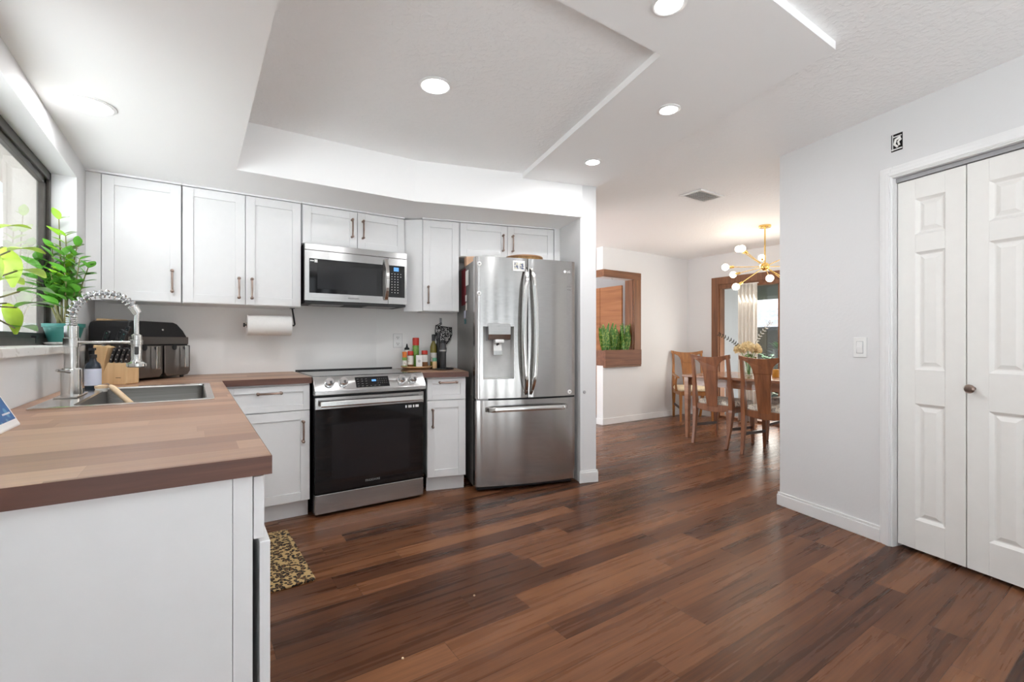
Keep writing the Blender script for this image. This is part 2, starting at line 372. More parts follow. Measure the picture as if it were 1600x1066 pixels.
def thing(name, label, cat, loc=(0, 0, 0), rz=0.0, group=None):
    o = bpy.data.objects.new(name, None); C.objects.link(o)
    o.empty_display_size = 0.05
    o.location = loc; o.rotation_euler = (0, 0, rz)
    return tag(o, label, cat, group)
def struct(o, label=None, cat=None):
    o['kind'] = 'structure'
    if label: o['label'] = label; o['category'] = cat
    return o
def copy_tree(o, parent=None):
    c = o.copy(); C.objects.link(c)
    if parent: c.parent = parent
    for ch in list(o.children): copy_tree(ch, c)
    return c
def text(body, size, loc, rot, m, parent, name='lettering', ext=0.0004):
    cu = bpy.data.curves.new(name, 'FONT'); cu.body = body; cu.size = size; cu.extrude = ext
    cu.align_x = 'CENTER'; cu.align_y = 'CENTER'
    o = bpy.data.objects.new(name, cu); C.objects.link(o); o.location = loc; o.rotation_euler = rot
    cu.materials.append(M[m])
    if parent: o.parent = parent
    return o
FRONT = (PI/2, 0, 0)
aC = math.radians(-16.0)
UC = Vector((math.cos(aC), math.sin(aC), 0)); NC = Vector((-math.sin(aC), math.cos(aC), 0))
def cw(u, n, z=0.0): return UC*u+NC*n+Vector((0, 0, z))
def wall_mb(p0, p1, thick, h=2.46, holes=(), z0=0.0):
    p0 = Vector((*p0, 0)); d = Vector((*p1, 0))-p0; L = d.length
    mb = MB(Matrix.Translation(p0) @ Matrix.Rotation(math.atan2(d.y, d.x), 4, 'Z'))
    x = 0.0
    for (a, b, za, zb) in sorted(holes):
        if a > x: mb.box(x, 0, z0, a, thick, h)
        if za > z0: mb.box(a, 0, z0, b, thick, za)
        if zb < h: mb.box(a, 0, zb, b, thick, h)
        x = b
    if x < L: mb.box(x, 0, z0, L, thick, h)
    return mb

# ------------------------------------------------------------------ room shell
HC = 2.445
struct(MB().box(-0.68, -2.5, -0.1, 6.8, 7.4, 0.0).build('floor', 'floor'), 'dark brown wood plank floor running through kitchen and dining room', 'floor')
struct(MB().prism([(-0.68, -2.5), (6.8, -2.5), (6.8, 7.4), (2.05, 7.4), (2.05, 4.35), (-0.68, 4.35)], HC, HC+0.12).build('ceiling', 'ceil'), 'white textured ceiling over kitchen and dining room', 'ceiling')
soff = [(-0.53, 0.55), (0.2, 0.55), (0.2, 3.164), (1.303, 3.162), (2.588, 2.81), (2.95, 3.80), (1.28, 4.2), (1.28, 3.96), (-0.53, 3.96)]
struct(MB().prism(soff, 2.15, HC).build('ceiling_soffit', 'smooth'), 'low white soffit above the sink and along the tops of the wall cabinets', 'soffit')
beam = [(0.2, 0.89), (2.29, 0.89), (2.715, 2.77), (2.58, 2.812), (2.09, 2.946), (1.697, 1.337), (0.2, 1.337)]
struct(MB().prism(beam, 2.408, HC).build('ceiling_panel', 'smooth'), 'shallow dropped white ceiling strip with recessed lights beside the raised tray', 'ceiling')
# left wall with the kitchen window (and an added unseen opening that lights the ceiling)
struct(wall_mb((-0.53, -2.2), (-0.53, 4.1), 0.15, holes=[(0.2, 1.65, 0.05, 2.42), (3.8, 5.61, 1.10, 2.035)]).build('wall_left', 'wall'), 'white wall with the kitchen window over the sink', 'wall')
struct(wall_mb((-0.53, 3.96), (1.30, 3.96), 0.15).build('wall_back', 'back'), 'white kitchen wall behind the wall cabinets and range', 'wall')
pC0 = cw(0.139, 4.16); pC1 = cw(1.84, 4.16)
struct(wall_mb((pC0.x, pC0.y), (pC1.x, pC1.y), 0.12).build('wall_fridge', 'back'), 'white angled wall behind the refrigerator', 'wall')
dv = MB(Matrix.Translation(cw(1.702, 3.428)) @ Matrix.Rotation(aC, 4, 'Z')); dv.box(0, 0, 0, 0.144, 0.86, HC)
struct(dv.build('wall_divider', 'wall', bevel=0.004), 'narrow white wall end between refrigerator and dining room', 'wall')
dB = MB(Matrix.Translation(cw(1.702, 3.428)) @ Matrix.Rotation(aC, 4, 'Z'))
dB.box(-0.012, -0.014, 0, 0.156, 0, 0.085).box(-0.008, -0.009, 0.085, 0.152, 0, 0.10); dB.box(0.144, 0, 0, 0.156, 0.86, 0.085)
struct(dB.build('baseboard_divider', 'trim', bevel=0.003), 'white baseboard wrapped round the foot of the narrow wall end', 'baseboard')
# closet wall (frame D: x runs toward the camera, y into the closet)
DA = math.atan2(-0.971, -0.2385)
MD = Matrix.Translation((3.40, 1.667, 0)) @ Matrix.Rotation(DA, 4, 'Z')
DX0, DX1, DZ1 = 0.718, 1.342, 2.058
cl = MB(MD); cl.box(0, 0, 0, DX0, 0.12, HC); cl.box(DX0, 0, DZ1, DX1, 0.12, HC); cl.box(DX1, 0, 0, 4.1, 0.12, HC); cl.box(0, 0.12, 0, 0.12, 0.80, HC)
cl.box(0.12, 0.70, 0, 4.1, 0.80, HC)
struct(cl.build('wall_closet', 'wall'), 'white wall on the right holding the bifold closet door', 'wall')
bb = MB(MD); bb.box(-0.014, -0.014, 0, 0.655, 0, 0.075); bb.box(-0.010, -0.010, 0.075, 0.655, 0, 0.092); bb.box(DX1+0.07, -0.014, 0, 4.0, 0, 0.09); bb.box(-0.014, 0, 0, 0, 0.80, 0.085)
struct(bb.build('baseboard_right', 'trim', bevel=0.003), 'white baseboard along the closet wall', 'baseboard')
cs = MB(MD)
for k, (w0, w1, d) in enumerate(((0.0, 0.065, 0.010), (0.006, 0.05, 0.016), (0.012, 0.03, 0.020))):
    cs.box(DX0-w1, -d, 0, DX0-w0, 0, DZ1+w1); cs.box(DX1+w0, -d, 0, DX1+w1, 0, DZ1+w1); cs.box(DX0-w0, -d, DZ1+w0, DX1+w0, 0, DZ1+w1)
struct(cs.build('trim_1', 'trim', bevel=0.002), 'white moulded casing around the bifold closet door', 'trim')
# bifold door
dr = bpy.data.objects.new('door_1', None); C.objects.link(dr); dr.matrix_world = MD @ Matrix.Translation((DX0, 0, 0))
struct(dr, 'cream white six panel bifold closet door in the right wall', 'door')
def leaf_mb(x0, w, y=0.03):
    mb = MB(); t = 0.03; z0, z1 = 0.02, 2.030
    rows = [(0.18, 0.81), (0.995, 1.63), (1.725, 1.92)]
    st = 0.085
    mb.box(x0, y, z0, x0+st, y+t, z1); mb.box(x0+w-st, y, z0, x0+w, y+t, z1)
    zz = [z0]+[q for r in rows for q in r]+[z1]
    for a, b in zip(zz[::2], zz[1::2]): mb.box(x0+st, y, a, x0+w-st, y+t, b)
    for a, b in rows:
        X0, X1 = x0+st, x0+w-st
        def fr(i, yy): return [(X0+i, yy, a+i), (X1-i, yy, a+i), (X1-i, yy, b-i), (X0+i, yy, b-i)]
        rings = [[mb.bm.verts.new(p) for p in fr(i, y+d)] for i, d in ((0, 0.0), (0.014, 0.013), (0.020, 0.013), (0.040, 0.004))]
        for r0, r1 in zip(rings, rings[1:]):
            for k in range(4): mb.bm.faces.new((r0[k], r0[(k+1) % 4], r1[(k+1) % 4], r1[k]))
        mb.bm.faces.new(rings[-1])
    return mb
leaf_mb(0.004, 0.303).build('door_leaf', 'door', dr, bevel=0.0015)
leaf_mb(0.312, 0.303).build('door_leaf', 'door', dr, bevel=0.0015)
kb = MB().lathe([(0.010, 0), (0.009, 0.016), (0.014, 0.022), (0.021, 0.030), (0.022, 0.038), (0.015, 0.047), (0, 0.049)], (0.338, 0.03, 0.915), 20, (0, -1, 0)).build('knob', M['bronze'], dr, smooth=True); kb['label'] = 'aged bronze ribbed knob'
MB().box(0.0, 0.02, 2.034, 0.624, 0.055, 2.056).build('track', 'grey', dr)
MB().cyl((0.045, 0.045, 2.02), (0.045, 0.045, 2.045), 0.004).build('pivot_pin', 'white', dr)
# dining room walls
SO = 6.5; TB = 4.6
struct(wall_mb((4.615, TB), (6.62, TB), 0.12, holes=[(0.0, 0.60, 0.812, 2.03)]).build('wall_dining', 'wall'), 'white dining room wall with the wood framed opening', 'wall')
struct(wall_mb((6.5, 4.72), (6.5, -2.35), 0.14, holes=[(0.65, 2.62, 0.0, 1.995), (3.0, 6.7, 0.05, 1.95)]).build('wall_right', 'wall'), 'white dining room wall with the sliding glass door', 'wall')  # second opening is added out of view to brighten the dining room
struct(MB().box(4.615, TB-0.012, 0, 6.5, TB, 0.085).box(4.603, TB-0.012, 0, 4.615, TB+0.12, 0.085).build('baseboard_dining', 'trim', bevel=0.003), 'white baseboard under the wood framed opening', 'baseboard')
struct(MB().box(SO-0.012, 4.19, 0, SO, TB-0.013, 0.085).build('baseboard_slider', 'trim'), 'short white baseboard in the dining room corner', 'baseboard')
struct(wall_mb((2.0, 6.9), (6.6, 6.9), 0.12).build('wall_foyer', 'wall'), 'white foyer wall seen through the wood framed opening', 'wall')
struct(wall_mb((2.2, 4.3), (2.2, 7.0), 0.12, holes=[(0.3, 2.4, 0.05, 2.4)]).build('wall_entry', 'wall'), 'white entry wall far behind the kitchen', 'wall')  # wide opening added out of view to light the foyer
struct(wall_mb((6.5, 6.95), (6.5, 4.7), 0.12).build('wall_foyer_side', 'wall'), 'white side wall of the foyer', 'wall')
struct(wall_mb((2.6, -2.2), (-0.6, -2.2), 0.15, holes=[(0.35, 2.9, 0.0, 2.40)]).build('wall_rear', 'wall'), 'white wall behind the camera', 'wall')
struct(wall_mb((6.6, -2.2), (3.2, -2.2), 0.15, holes=[(0.3, 3.0, 0.05, 1.95)]).build('wall_south', 'wall'), 'unseen white wall with an added opening that lights the dining room', 'wall')  # invented wall and opening, let more daylight reach the dining room
rw = MB()
for x, w_ in ((-0.15, 0.14), (0.38, 0.12), (0.86, 0.16), (1.40, 0.12), (1.86, 0.12), (2.13, 0.12)): rw.box(x, -2.26, 0, x+w_, -2.20, 2.4)  # unseen stiles widened to put dark bands into the steel reflections
rw.box(-0.15, -2.26, 2.34, 2.25, -2.22, 2.4); rw.box(-0.15, -2.26, 0.0, 2.25, -2.22, 0.06)
struct(rw.build('window_3', 'wframe'), 'dark framed glass door behind the camera', 'window')
# ceiling vent
vt = thing('ceiling_vent', 'white louvred air vent in the dining room ceiling', 'vent', (3.73, 2.50, HC), 0.0)
fm = MB(); fm.box(-0.17, -0.11, -0.012, 0.17, -0.085, 0); fm.box(-0.17, 0.085, -0.012, 0.17, 0.11, 0); fm.box(-0.17, -0.085, -0.012, -0.145, 0.085, 0); fm.box(0.145, -0.085, -0.012, 0.17, 0.085, 0)
fm.build('frame', 'trim', vt, bevel=0.002)
sl = MB()
for i in range(8):
    y = -0.078+i*0.0215
    sl.prism([(y, -0.014), (y+0.004, -0.014), (y+0.018, -0.002), (y+0.014, -0.002)], -0.145, 0.145, 'X')
sl.build('louver', 'trim', vt); MB().box(-0.145, -0.085, -0.0018, 0.145, 0.085, -0.0005).build('backing', 'grey', vt)

# ------------------------------------------------------------------ recessed ceiling lights
def downlight(x, y, z, label, r=0.078, e=4.5):
    t = thing('recessed_light', label, 'ceiling light', (x, y, z), 0, 'recessed ceiling lights')
    MB().lathe([(r+0.014, 0), (r+0.016, -0.004), (r+0.006, -0.008), (r, -0.006), (r, 0)], n=40).build('trim_ring', 'trim', t, smooth=True)
    MB().lathe([(r, -0.0015), (r, -0.004), (0, -0.004)], n=40).build('lens', 'lamp', t)
    L = bpy.data.lights.new('downlight', 'AREA'); L.shape = 'DISK'; L.size = 2*r; L.energy = e; L.color = (0.98, 0.99, 1.0)
    lo = bpy.data.objects.new('lamp_light', L); C.objects.link(lo); lo.parent = t; lo.location = (0, 0, -0.012)
    return t
downlight(1.006, 2.18, HC, 'recessed light in the middle of the raised ceiling tray', r=0.068)
downlight(2.129, 1.627, 2.408, 'recessed light halfway along the dropped ceiling strip', r=0.046)
downlight(2.309, 2.402, 2.408, 'recessed light at the refrigerator end of the dropped strip', r=0.046)
downlight(1.461, 1.116, 2.408, 'recessed light cut by the top edge of the photo', r=0.050)
downlight(-0.375, 2.64, 2.15, 'recessed light in the low soffit above the sink', e=4.5)

# ------------------------------------------------------------------ window over the sink
w1 = bpy.data.objects.new('window_1', None); C.objects.link(w1); w1.location = (-0.63, 0, 0)
struct(w1, 'dark framed sliding window over the sink', 'window')
T0, T1, Z0, Z1 = 1.6, 3.41, 1.13, 2.035
f = MB(); f.box(-0.05, T0, Z0, 0, T1, Z0+0.035); f.box(-0.05, T0, Z1-0.045, 0.0, T1, Z1); f.box(-0.05, T1-0.035, Z0, 0, T1, Z1); f.box(-0.05, T0, Z0, 0, T0+0.04, Z1)
f.build('window_frame', 'wframe', w1, bevel=0.003)
f = MB(); a, b = 2.30, T1-0.04
f.box(-0.035, a, Z0+0.03, -0.012, a+0.035, Z1-0.04); f.box(-0.035, b-0.04, Z0+0.03, -0.012, b, Z1-0.04); f.box(-0.035, a, Z0+0.03, -0.012, b, Z0+0.06); f.box(-0.035, a, Z1-0.075, -0.012, b, Z1-0.04)
f.build('sash', 'wframe', w1, bevel=0.002)
MB().box(-0.026, a+0.03, Z0+0.05, -0.022, b-0.03, Z1-0.06).build('pane', 'pane', w1)
MB().box(-0.046, T0+0.03, Z0+0.03, -0.042, 2.32, Z1-0.04).build('pane', 'pane', w1)
MB().box(-0.012, 3.10, Z0+0.034, 0.006, 3.13, Z0+0.045).cyl((-0.002, 3.115, Z0+0.01), (-0.002, 3.115, Z0+0.04), 0.004).build('latch', 'black', w1)
struct(MB().box(-0.67, T0-0.02, 1.095, -0.495, T1+0.0, 1.128).build('window_sill', 'sill', bevel=0.004), 'white marble window sill over the sink', 'sill')
# outdoors by that window
struct(MB().box(-0.83, 3.50, 0, -0.70, 3.66, 2.12).build('exterior_column', 'stucco'), 'beige stucco column outside the kitchen window', 'column')
struct(MB().box(-0.98, 3.30, 2.12, -0.69, 5.2, 2.2).build('exterior_roof', 'stucco'), 'beige porch soffit outside the kitchen window', 'roof')
struct(MB().box(-2.6, 5.0, -0.12, -0.69, 5.2, 2.25).build('exterior_wall', 'gwall'), 'pale grey outer wall beyond the kitchen window', 'wall')
struct(MB().box(-14, -16, -0.3, 30, 22, -0.12).build('ground', 'ground'), 'garden ground outside', 'ground')
struct(MB().box(-9, -12, -0.119, 6.64, -2.5, -0.04).build('exterior_bounce_terrace', 'paving'), 'added unseen pale terrace bouncing sunlight up to the ceiling', 'terrace')  # added as a reflector for the sun, out of view
struct(MB().box(-2.6, 5.21, -0.119, 2.05, 12, -0.04).build('exterior_bounce_entry', 'paving'), 'added unseen pale paving bouncing sunlight into the foyer', 'terrace')  # added reflector ground for the foyer, out of view
struct(MB().box(-9, -2.5, -0.119, -0.69, 0.7, -0.04).build('exterior_bounce_side', 'paving'), 'added unseen pale side terrace bouncing sunlight through the left opening', 'terrace')  # added reflector ground beside the left opening, out of view
struct(MB().box(-9, 0.701, -0.119, -0.69, 4.99, -0.04).build('exterior_side_yard', 'patio'), 'grey side yard outside the kitchen window', 'yard')
#PART2
# ------------------------------------------------------------------ cabinets
def shaker(x0, x1, z0, z1, y=0.0, t=0.02, st=0.056, rec=0.008):
    mb = MB()
    if z1-z0 < 0.22: st = 0.038
    mb.box(x0, y, z0, x0+st, y+t, z1); mb.box(x1-st, y, z0, x1, y+t, z1)
    mb.box(x0+st, y, z0, x1-st, y+t, z0+st); mb.box(x0+st, y, z1-st, x1-st, y+t, z1)
    mb.box(x0+st, y+rec, z0+st, x1-st, y+t-0.002, z1-st)
    return mb
def pull(par, x, z, y=0.0, vert=True, L=0.128):
    mb = MB(); pts = []
    for i in range(13):
        u = -1+2*i/12; q = u*L/2; o = 0.026+0.006*(1-u*u)
        pts.append((x, y-o, z+q) if vert else (x+q, y-o, z))
    mb.tube(pts, [0.0060+0.0014*abs(abs(-1+2*i/12)-0.5) for i in range(13)], 8)
    for s in (-1, 1):
        p = (x, y, z+s*L/2) if vert else (x+s*L/2, y, z)
        q = (x, y-0.030, z+s*L/2) if vert else (x+s*L/2, y-0.030, z)
        mb.cyl(p, q, 0.0065, 0.0078, 10); mb.sphere(q, 0.0102, 10); mb.cyl(p, (p[0], p[1]-0.004, p[2]), 0.009, 0.008, 12)
    h = mb.build('handle', 'bronze', par, smooth=True); h['label'] = 'aged bronze arched handle'; return h
def wall_cabinet(label, loc, rz, w, z0, z1, doors, depth=0.30, filler=None, crown=True):
    t = thing('wall_cabinet', label, 'cabinet', loc, rz, 'white wall cabinets')
    b = MB(); b.box(0, 0.021, z0, w, 0.02+depth, z1); b.build('body', 'cab', t, bevel=0.0015)
    if filler: MB().box(filler[0], 0.012, z0, filler[1], 0.05, z1).build('filler', 'cab', t)
    if crown: MB().box(filler[0] if filler else 0, -0.004, z1+0.001, w, 0.04, z1+0.012).build('top_trim', 'cab', t)
    for (a, c, hx, hz) in doors:
        d = shaker(a, c, z0+0.004, z1-0.004).build('door', 'cab', t, bevel=0.0015)
        if hx is not None: pull(d, hx, hz)
    return t
ZB, ZT = 1.392, 2.138
wall_cabinet('white single door wall cabinet in the corner next to the window', (-0.460, 3.63, 0), 0, 0.387, ZB, ZT, [(0.004, 0.384, 0.340, 1.525)], filler=(-0.069, -0.001))
wall_cabinet('white two door wall cabinet above the paper towel roll', (-0.070, 3.63, 0), 0, 0.700, ZB, ZT, [(0.004, 0.348, 0.312, 1.505), (0.352, 0.697, 0.388, 1.505)])
wall_cabinet('short white two door wall cabinet above the microwave', (0.634, 3.63, 0), 0, 0.772, 1.852, ZT, [(0.006, 0.392, 0.352, 2.005), (0.396, 0.768, 0.434, 2.005)], depth=0.29)
p = cw(0.487, 3.8285)
t = wall_cabinet('narrow white single door wall cabinet between microwave and refrigerator', (p.x, p.y, 0), aC, 0.303, ZB, ZT, [(0.004, 0.299, 0.046, 1.525)])
fl = MB(); q0 = Matrix.Rotation(-aC, 4, 'Z') @ (Vector((1.408, 3.655, 0))-p)
fl.prism([(q0.x, q0.y), (0.0, 0.012), (0.0, 0.05), (q0.x+0.01, q0.y+0.05)], ZB, ZT)
fl.build('filler', 'cab', t)
p = cw(0.792, 3.8285)
wall_cabinet('short white two door wall cabinet above the refrigerator', (p.x, p.y, 0), aC, 0.852, 1.852, ZT, [(0.006, 0.416, 0.376, 1.985), (0.420, 0.846, 0.462, 1.985)])
p = cw(1.644, 3.8285)
struct(MB(Matrix.Translation((p.x, p.y, 0)) @ Matrix.Rotation(aC, 4, 'Z')).box(0.003, 0.004, 1.852, 0.056, 0.30, 2.148).build('trim_2', 'cab'), 'white filler strip beside the cabinet over the refrigerator', 'trim')

def base_cabinet(label, loc, rz, w, dz, hd, hdoor, depth=0.56):
    t = thing('base_cabinet', label, 'cabinet', loc, rz, 'white base cabinets')
    MB().box(0, 0.021, 0.112, w, 0.02+depth, 0.874).build('body', 'cab', t, bevel=0.0015)
    MB().box(0.004, 0.06, 0.0, w-0.004, 0.09, 0.111).build('toe_kick', 'cab', t)
    d = shaker(0.003, w-0.003, dz+0.003, 0.862).build('drawer', 'cab', t, bevel=0.0015); pull(d, *hd, vert=False)
    d = shaker(0.003, w-0.003, 0.116, dz-0.003).build('door', 'cab', t, bevel=0.0015); pull(d, *hdoor)
    return t
base_cabinet('white base cabinet with drawer and door left of the range', (0.150, 3.272, 0), 0, 0.472, 0.700, (0.233, 0.822), (0.427, 0.565))
p = cw(0.486, 3.554)
base_cabinet('narrow white base cabinet with drawer and door between range and refrigerator', (p.x, p.y, 0), aC, 0.300, 0.700, (0.16, 0.835), (0.042, 0.565))
# sink peninsula
pn = thing('sink_cabinet', 'long white base cabinet under the sink counter with a plain end panel', 'cabinet', (-0.52, 1.10, 0))
bd = MB(); bd.box(0.0, 0.02, 0.0, 0.60, 2.13, 0.70); bd.box(0.0, 0.02, 0.70, 0.035, 2.13, 0.874); bd.box(0.578, 0.02, 0.70, 0.618, 2.13, 0.874); bd.box(0.035, 0.02, 0.70, 0.578, 1.12, 0.874)
bd.build('body', 'cab', pn)
ep = MB(); ep.box(0.0, 0.0, 0.0, 0.5822, 0.018, 0.874); ep.box(0.583, 0.0, 0.0, 0.618, 0.018, 0.874)
ep.build('end_panel', 'cab', pn, bevel=0.001)
for k in range(4):
    y0 = 0.004+k*0.53
    MP = Matrix.Translation((0.640, y0, 0)) @ Matrix.Rotation(PI/2, 4, 'Z')
    mb = shaker(0.0, 0.525, 0.738, 0.868); mb.m = MP; mb._x(mb.bm.verts); d = mb.build('drawer', 'cab', pn, bevel=0.0015)
    off = 0.011 if k == 0 else 0.0
    MP = Matrix.Translation((0.640+off, y0, 0)) @ Matrix.Rotation(PI/2, 4, 'Z')
    mb = shaker(0.0, 0.525, 0.112, 0.730); mb.m = MP; mb._x(mb.bm.verts); d = mb.build('door', 'cab', pn, bevel=0.0015)
# ------------------------------------------------------------------ counters
CT = 0.914; CB = 0.876
k = thing('countertop', 'walnut butcher block counter running past the sink to the range', 'countertop', (0, 0, 0))
mb = MB()
for (a, b, c, d) in ((-0.529, 1.08, -0.375, 3.959), (-0.375, 1.08, 0.045, 2.26), (-0.375, 3.04, 0.045, 3.959), (0.045, 1.08, 0.13, 3.257), (0.045, 3.257, 0.628, 3.959)):
    mb.box(a, b, CB, c, d, CT)
mb.build('top', 'butcher', k)
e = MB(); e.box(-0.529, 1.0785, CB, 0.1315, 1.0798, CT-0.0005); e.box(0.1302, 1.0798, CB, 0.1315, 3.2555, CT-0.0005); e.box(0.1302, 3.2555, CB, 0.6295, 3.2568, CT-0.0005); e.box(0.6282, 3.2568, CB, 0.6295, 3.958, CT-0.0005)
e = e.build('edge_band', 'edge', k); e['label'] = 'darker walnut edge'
k2 = thing('countertop', 'short walnut counter between range and refrigerator', 'countertop', (0, 0, 0))
a0 = (1.399, 3.262); pa = cw(0.800, 3.52); pb = cw(0.800, 4.155); pc = cw(0.36, 4.155)
MB().prism([a0, (pa.x, pa.y), (pb.x, pb.y), (1.399, 3.912)], CB, CT).build('top', 'butcher', k2)
d = (pa-Vector((*a0, 0))); nn = Vector((d.y, -d.x, 0)).normalized()*0.0013
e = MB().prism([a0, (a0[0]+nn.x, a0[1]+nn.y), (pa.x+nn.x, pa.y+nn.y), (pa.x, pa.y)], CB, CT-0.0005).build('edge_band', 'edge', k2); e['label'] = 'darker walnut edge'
# ------------------------------------------------------------------ sink
sk = thing('kitchen_sink', 'stainless single bowl drop in sink in the walnut counter', 'sink', (0, 0, CT))
r = MB(); X0, X1, Y0, Y1 = -0.477, 0.065, 2.23, 3.07; x0, x1, y0, y1 = -0.362, 0.035, 2.27, 3.03
def rring(a, b, c, d, z, rad, n=5):
    o = []
    for (cx, cy, s) in ((c-rad, b+rad, -PI/2), (c-rad, d-rad, 0), (a+rad, d-rad, PI/2), (a+rad, b+rad, PI)):
        for i in range(n+1): th = s+PI/2*i/n; o.append((cx+rad*math.cos(th), cy+rad*math.sin(th), z))
    return o
rings = [rring(X0, Y0, X1, Y1, 0.0005, 0.012), rring(X0, Y0, X1, Y1, 0.005, 0.012), rring(X0+0.006, Y0+0.006, X1-0.006, Y1-0.006, 0.0065, 0.012), rring(x0-0.004, y0-0.004, x1+0.004, y1+0.004, 0.005, 0.034), rring(x0, y0, x1, y1, -0.002, 0.03)]
vs = [[r.bm.verts.new(p) for p in q] for q in rings]
for A, B in zip(vs, vs[1:]):
    for i in range(len(A)): r.bm.faces.new((A[i], A[(i+1) % len(A)], B[(i+1) % len(A)], B[i]))
r.build('rim', 'chrome', sk)
r = MB(); rings = [rring(x0, y0, x1, y1, -0.002, 0.03), rring(x0+0.004, y0+0.004, x1-0.004, y1-0.004, -0.17, 0.03), rring(x0+0.03, y0+0.03, x1-0.03, y1-0.03, -0.20, 0.03)]
vs = [[r.bm.verts.new(p) for p in q] for q in rings]
for A, B in zip(vs, vs[1:]):
    for i in range(len(A)): r.bm.faces.new((A[i], A[(i+1) % len(A)], B[(i+1) % len(A)], B[i]))
r.bm.faces.new(vs[-1]); r.build('bowl', 'sink', sk, smooth=True)
MB().lathe([(0.055, 0.001), (0.05, 0.004), (0.02, 0.002), (0, 0.002)], (-0.16, 2.65, -0.2), 24).build('drain', 'chrome', sk, smooth=True)
# faucet
fc = thing('faucet', 'satin nickel spring neck kitchen faucet with pull down sprayer', 'faucet', (-0.43, 2.66, CT+0.006))
MB().box(-0.036, -0.12, 0, 0.036, 0.12, 0.006).build('base_plate', 'chrome', fc, bevel=0.003)
MB().lathe([(0.034, 0.006), (0.034, 0.112), (0.030, 0.116), (0.024, 0.117), (0.024, 0.205), (0.027, 0.206), (0.027, 0.242), (0.0235, 0.244), (0.0235, 0.292), (0.018, 0.296), (0, 0.296)], n=32).build('column', 'chrome', fc, smooth=True)
MB().cyl((0, -0.03, 0.10), (-0.03, -0.085, 0.112), 0.0055).build('lever', 'chrome', fc, smooth=True)
MB().cyl((0.02, 0, 0.224), (0.20, 0, 0.224), 0.0062).lathe([(0.021, -0.012), (0.024, -0.01), (0.024, 0.01), (0.021, 0.012)], (0.212, 0, 0.224), 20).build('support_arm', 'chrome', fc, smooth=True)
def arc(u):  # neck centreline
    if u < 0.25: return Vector((0, 0, 0.29+0.04*(u/0.25)))
    th = PI-(u-0.25)/0.75*PI*0.86
    return Vector((0.108+0.108*math.cos(th), 0, 0.33+0.105*math.sin(th)))
pts = [arc(i/40) for i in range(41)]
MB().tube(pts, 0.0075, 10).build('hose', 'grey', fc, smooth=True)
sp = []; turns = 21; N = turns*12
for i in range(N+1):
    u = i/N; c = arc(u); d = (arc(min(1, u+0.01))-arc(max(0, u-0.01))).normalized(); w = Vector((0, 1, 0)); uu = w.cross(d)
    th = 2*PI*turns*u; sp.append(c+(w*math.cos(th)+uu*math.sin(th))*0.0165)
MB().tube(sp, 0.0030, 6).build('spring', 'spring', fc, smooth=True)
e0 = pts[-1]; dd = (pts[-1]-pts[-2]).normalized()
m_ = MB(); m_.cyl(e0-dd*0.012, e0+dd*0.026, 0.0185, 0.017, 20); m_.tube([e0+dd*0.02, (0.213, 0, 0.31), (0.214, 0, 0.27), (0.214, 0, 0.25)], 0.0095, 10)
m_.build('hose_end', 'chrome', fc, smooth=True)
MB().lathe([(0.010, 0.262), (0.0195, 0.255), (0.0195, 0.215), (0.0185, 0.150), (0.022, 0.138), (0.036, 0.130), (0.036, 0.118), (0.030, 0.113), (0, 0.113)], (0.213, 0, 0), 28).build('spray_head', 'chrome', fc, smooth=True)
MB().box(0.208, -0.026, 0.17, 0.222, -0.017, 0.205).build('spray_button', 'dgrey', fc, bevel=0.003)

# ------------------------------------------------------------------ range
rg = thing('range', 'stainless slide in electric range with black glass oven door', 'stove', (0.634, 3.21, 0))
RW = 0.757
MB().box(0.006, 0.045, 0.02, RW-0.006, 0.69, 0.898).build('body', 'black', rg)
for x in (0.04, RW-0.04):
    for y in (0.09, 0.62): MB().cyl((x, y, 0), (x, y, 0.022), 0.018, n=12).build('foot', 'black', rg)
MB().box(0.004, 0.002, 0.022, RW-0.004, 0.044, 0.148).build('bottom_drawer', 'steelx', rg, bevel=0.003)
od = MB().box(0.004, 0.0, 0.156, RW-0.004, 0.044, 0.702).build('oven_door', 'glassblk', rg, bevel=0.003)
MB().box(0.11, -0.0012, 0.235, RW-0.11, -0.0002, 0.60).build('oven_window', 'inner', od)
MB().box(0.004, -0.004, 0.703, RW-0.004, 0.044, 0.782).build('top_band', 'steelx', od, bevel=0.003)
hb = MB(); hb.prism([(-0.052, 0.728), (-0.046, 0.722), (-0.036, 0.724), (-0.034, 0.752), (-0.038, 0.762), (-0.050, 0.758)], 0.03, RW-0.03, 'X')
for x in (0.045, RW-0.075): hb.box(x, -0.036, 0.730, x+0.03, -0.004, 0.756)
hb.build('handle', 'chrome', od, bevel=0.002)
cp = MB(); cp.prism([(0.050, 0.905), (0.030, 0.917), (-0.034, 0.826), (-0.034, 0.800), (-0.006, 0.797), (0.050, 0.797)], -0.002, RW+0.002, 'X')
cp = cp.build('control_panel', 'steelx', rg, bevel=0.002)
A_ = Vector((0, -0.034, 0.826)); B_ = Vector((0, 0.030, 0.917)); dv_ = (B_-A_).normalized(); nv = Vector((0, -dv_.z, dv_.y))
PM = Matrix(((1, 0, 0, 0), (0, dv_.y, nv.y, A_.y), (0, dv_.z, nv.z, A_.z), (0, 0, 0, 1)))
MB(PM).box(0.262, 0.014, 0.0004, 0.492, 0.094, 0.0016).build('touch_panel', 'glassblk', cp)
MB(PM).box(0.372, 0.056, 0.0016, 0.402, 0.071, 0.0022).build('display', 'disp', cp)
ik = MB(PM)
for i in range(6):
    for j in range(4):
        if (i < 3 or j < 1): ik.box(0.272+i*0.028, 0.022+j*0.018, 0.0016, 0.272+i*0.028+0.012, 0.0245+j*0.018, 0.002)
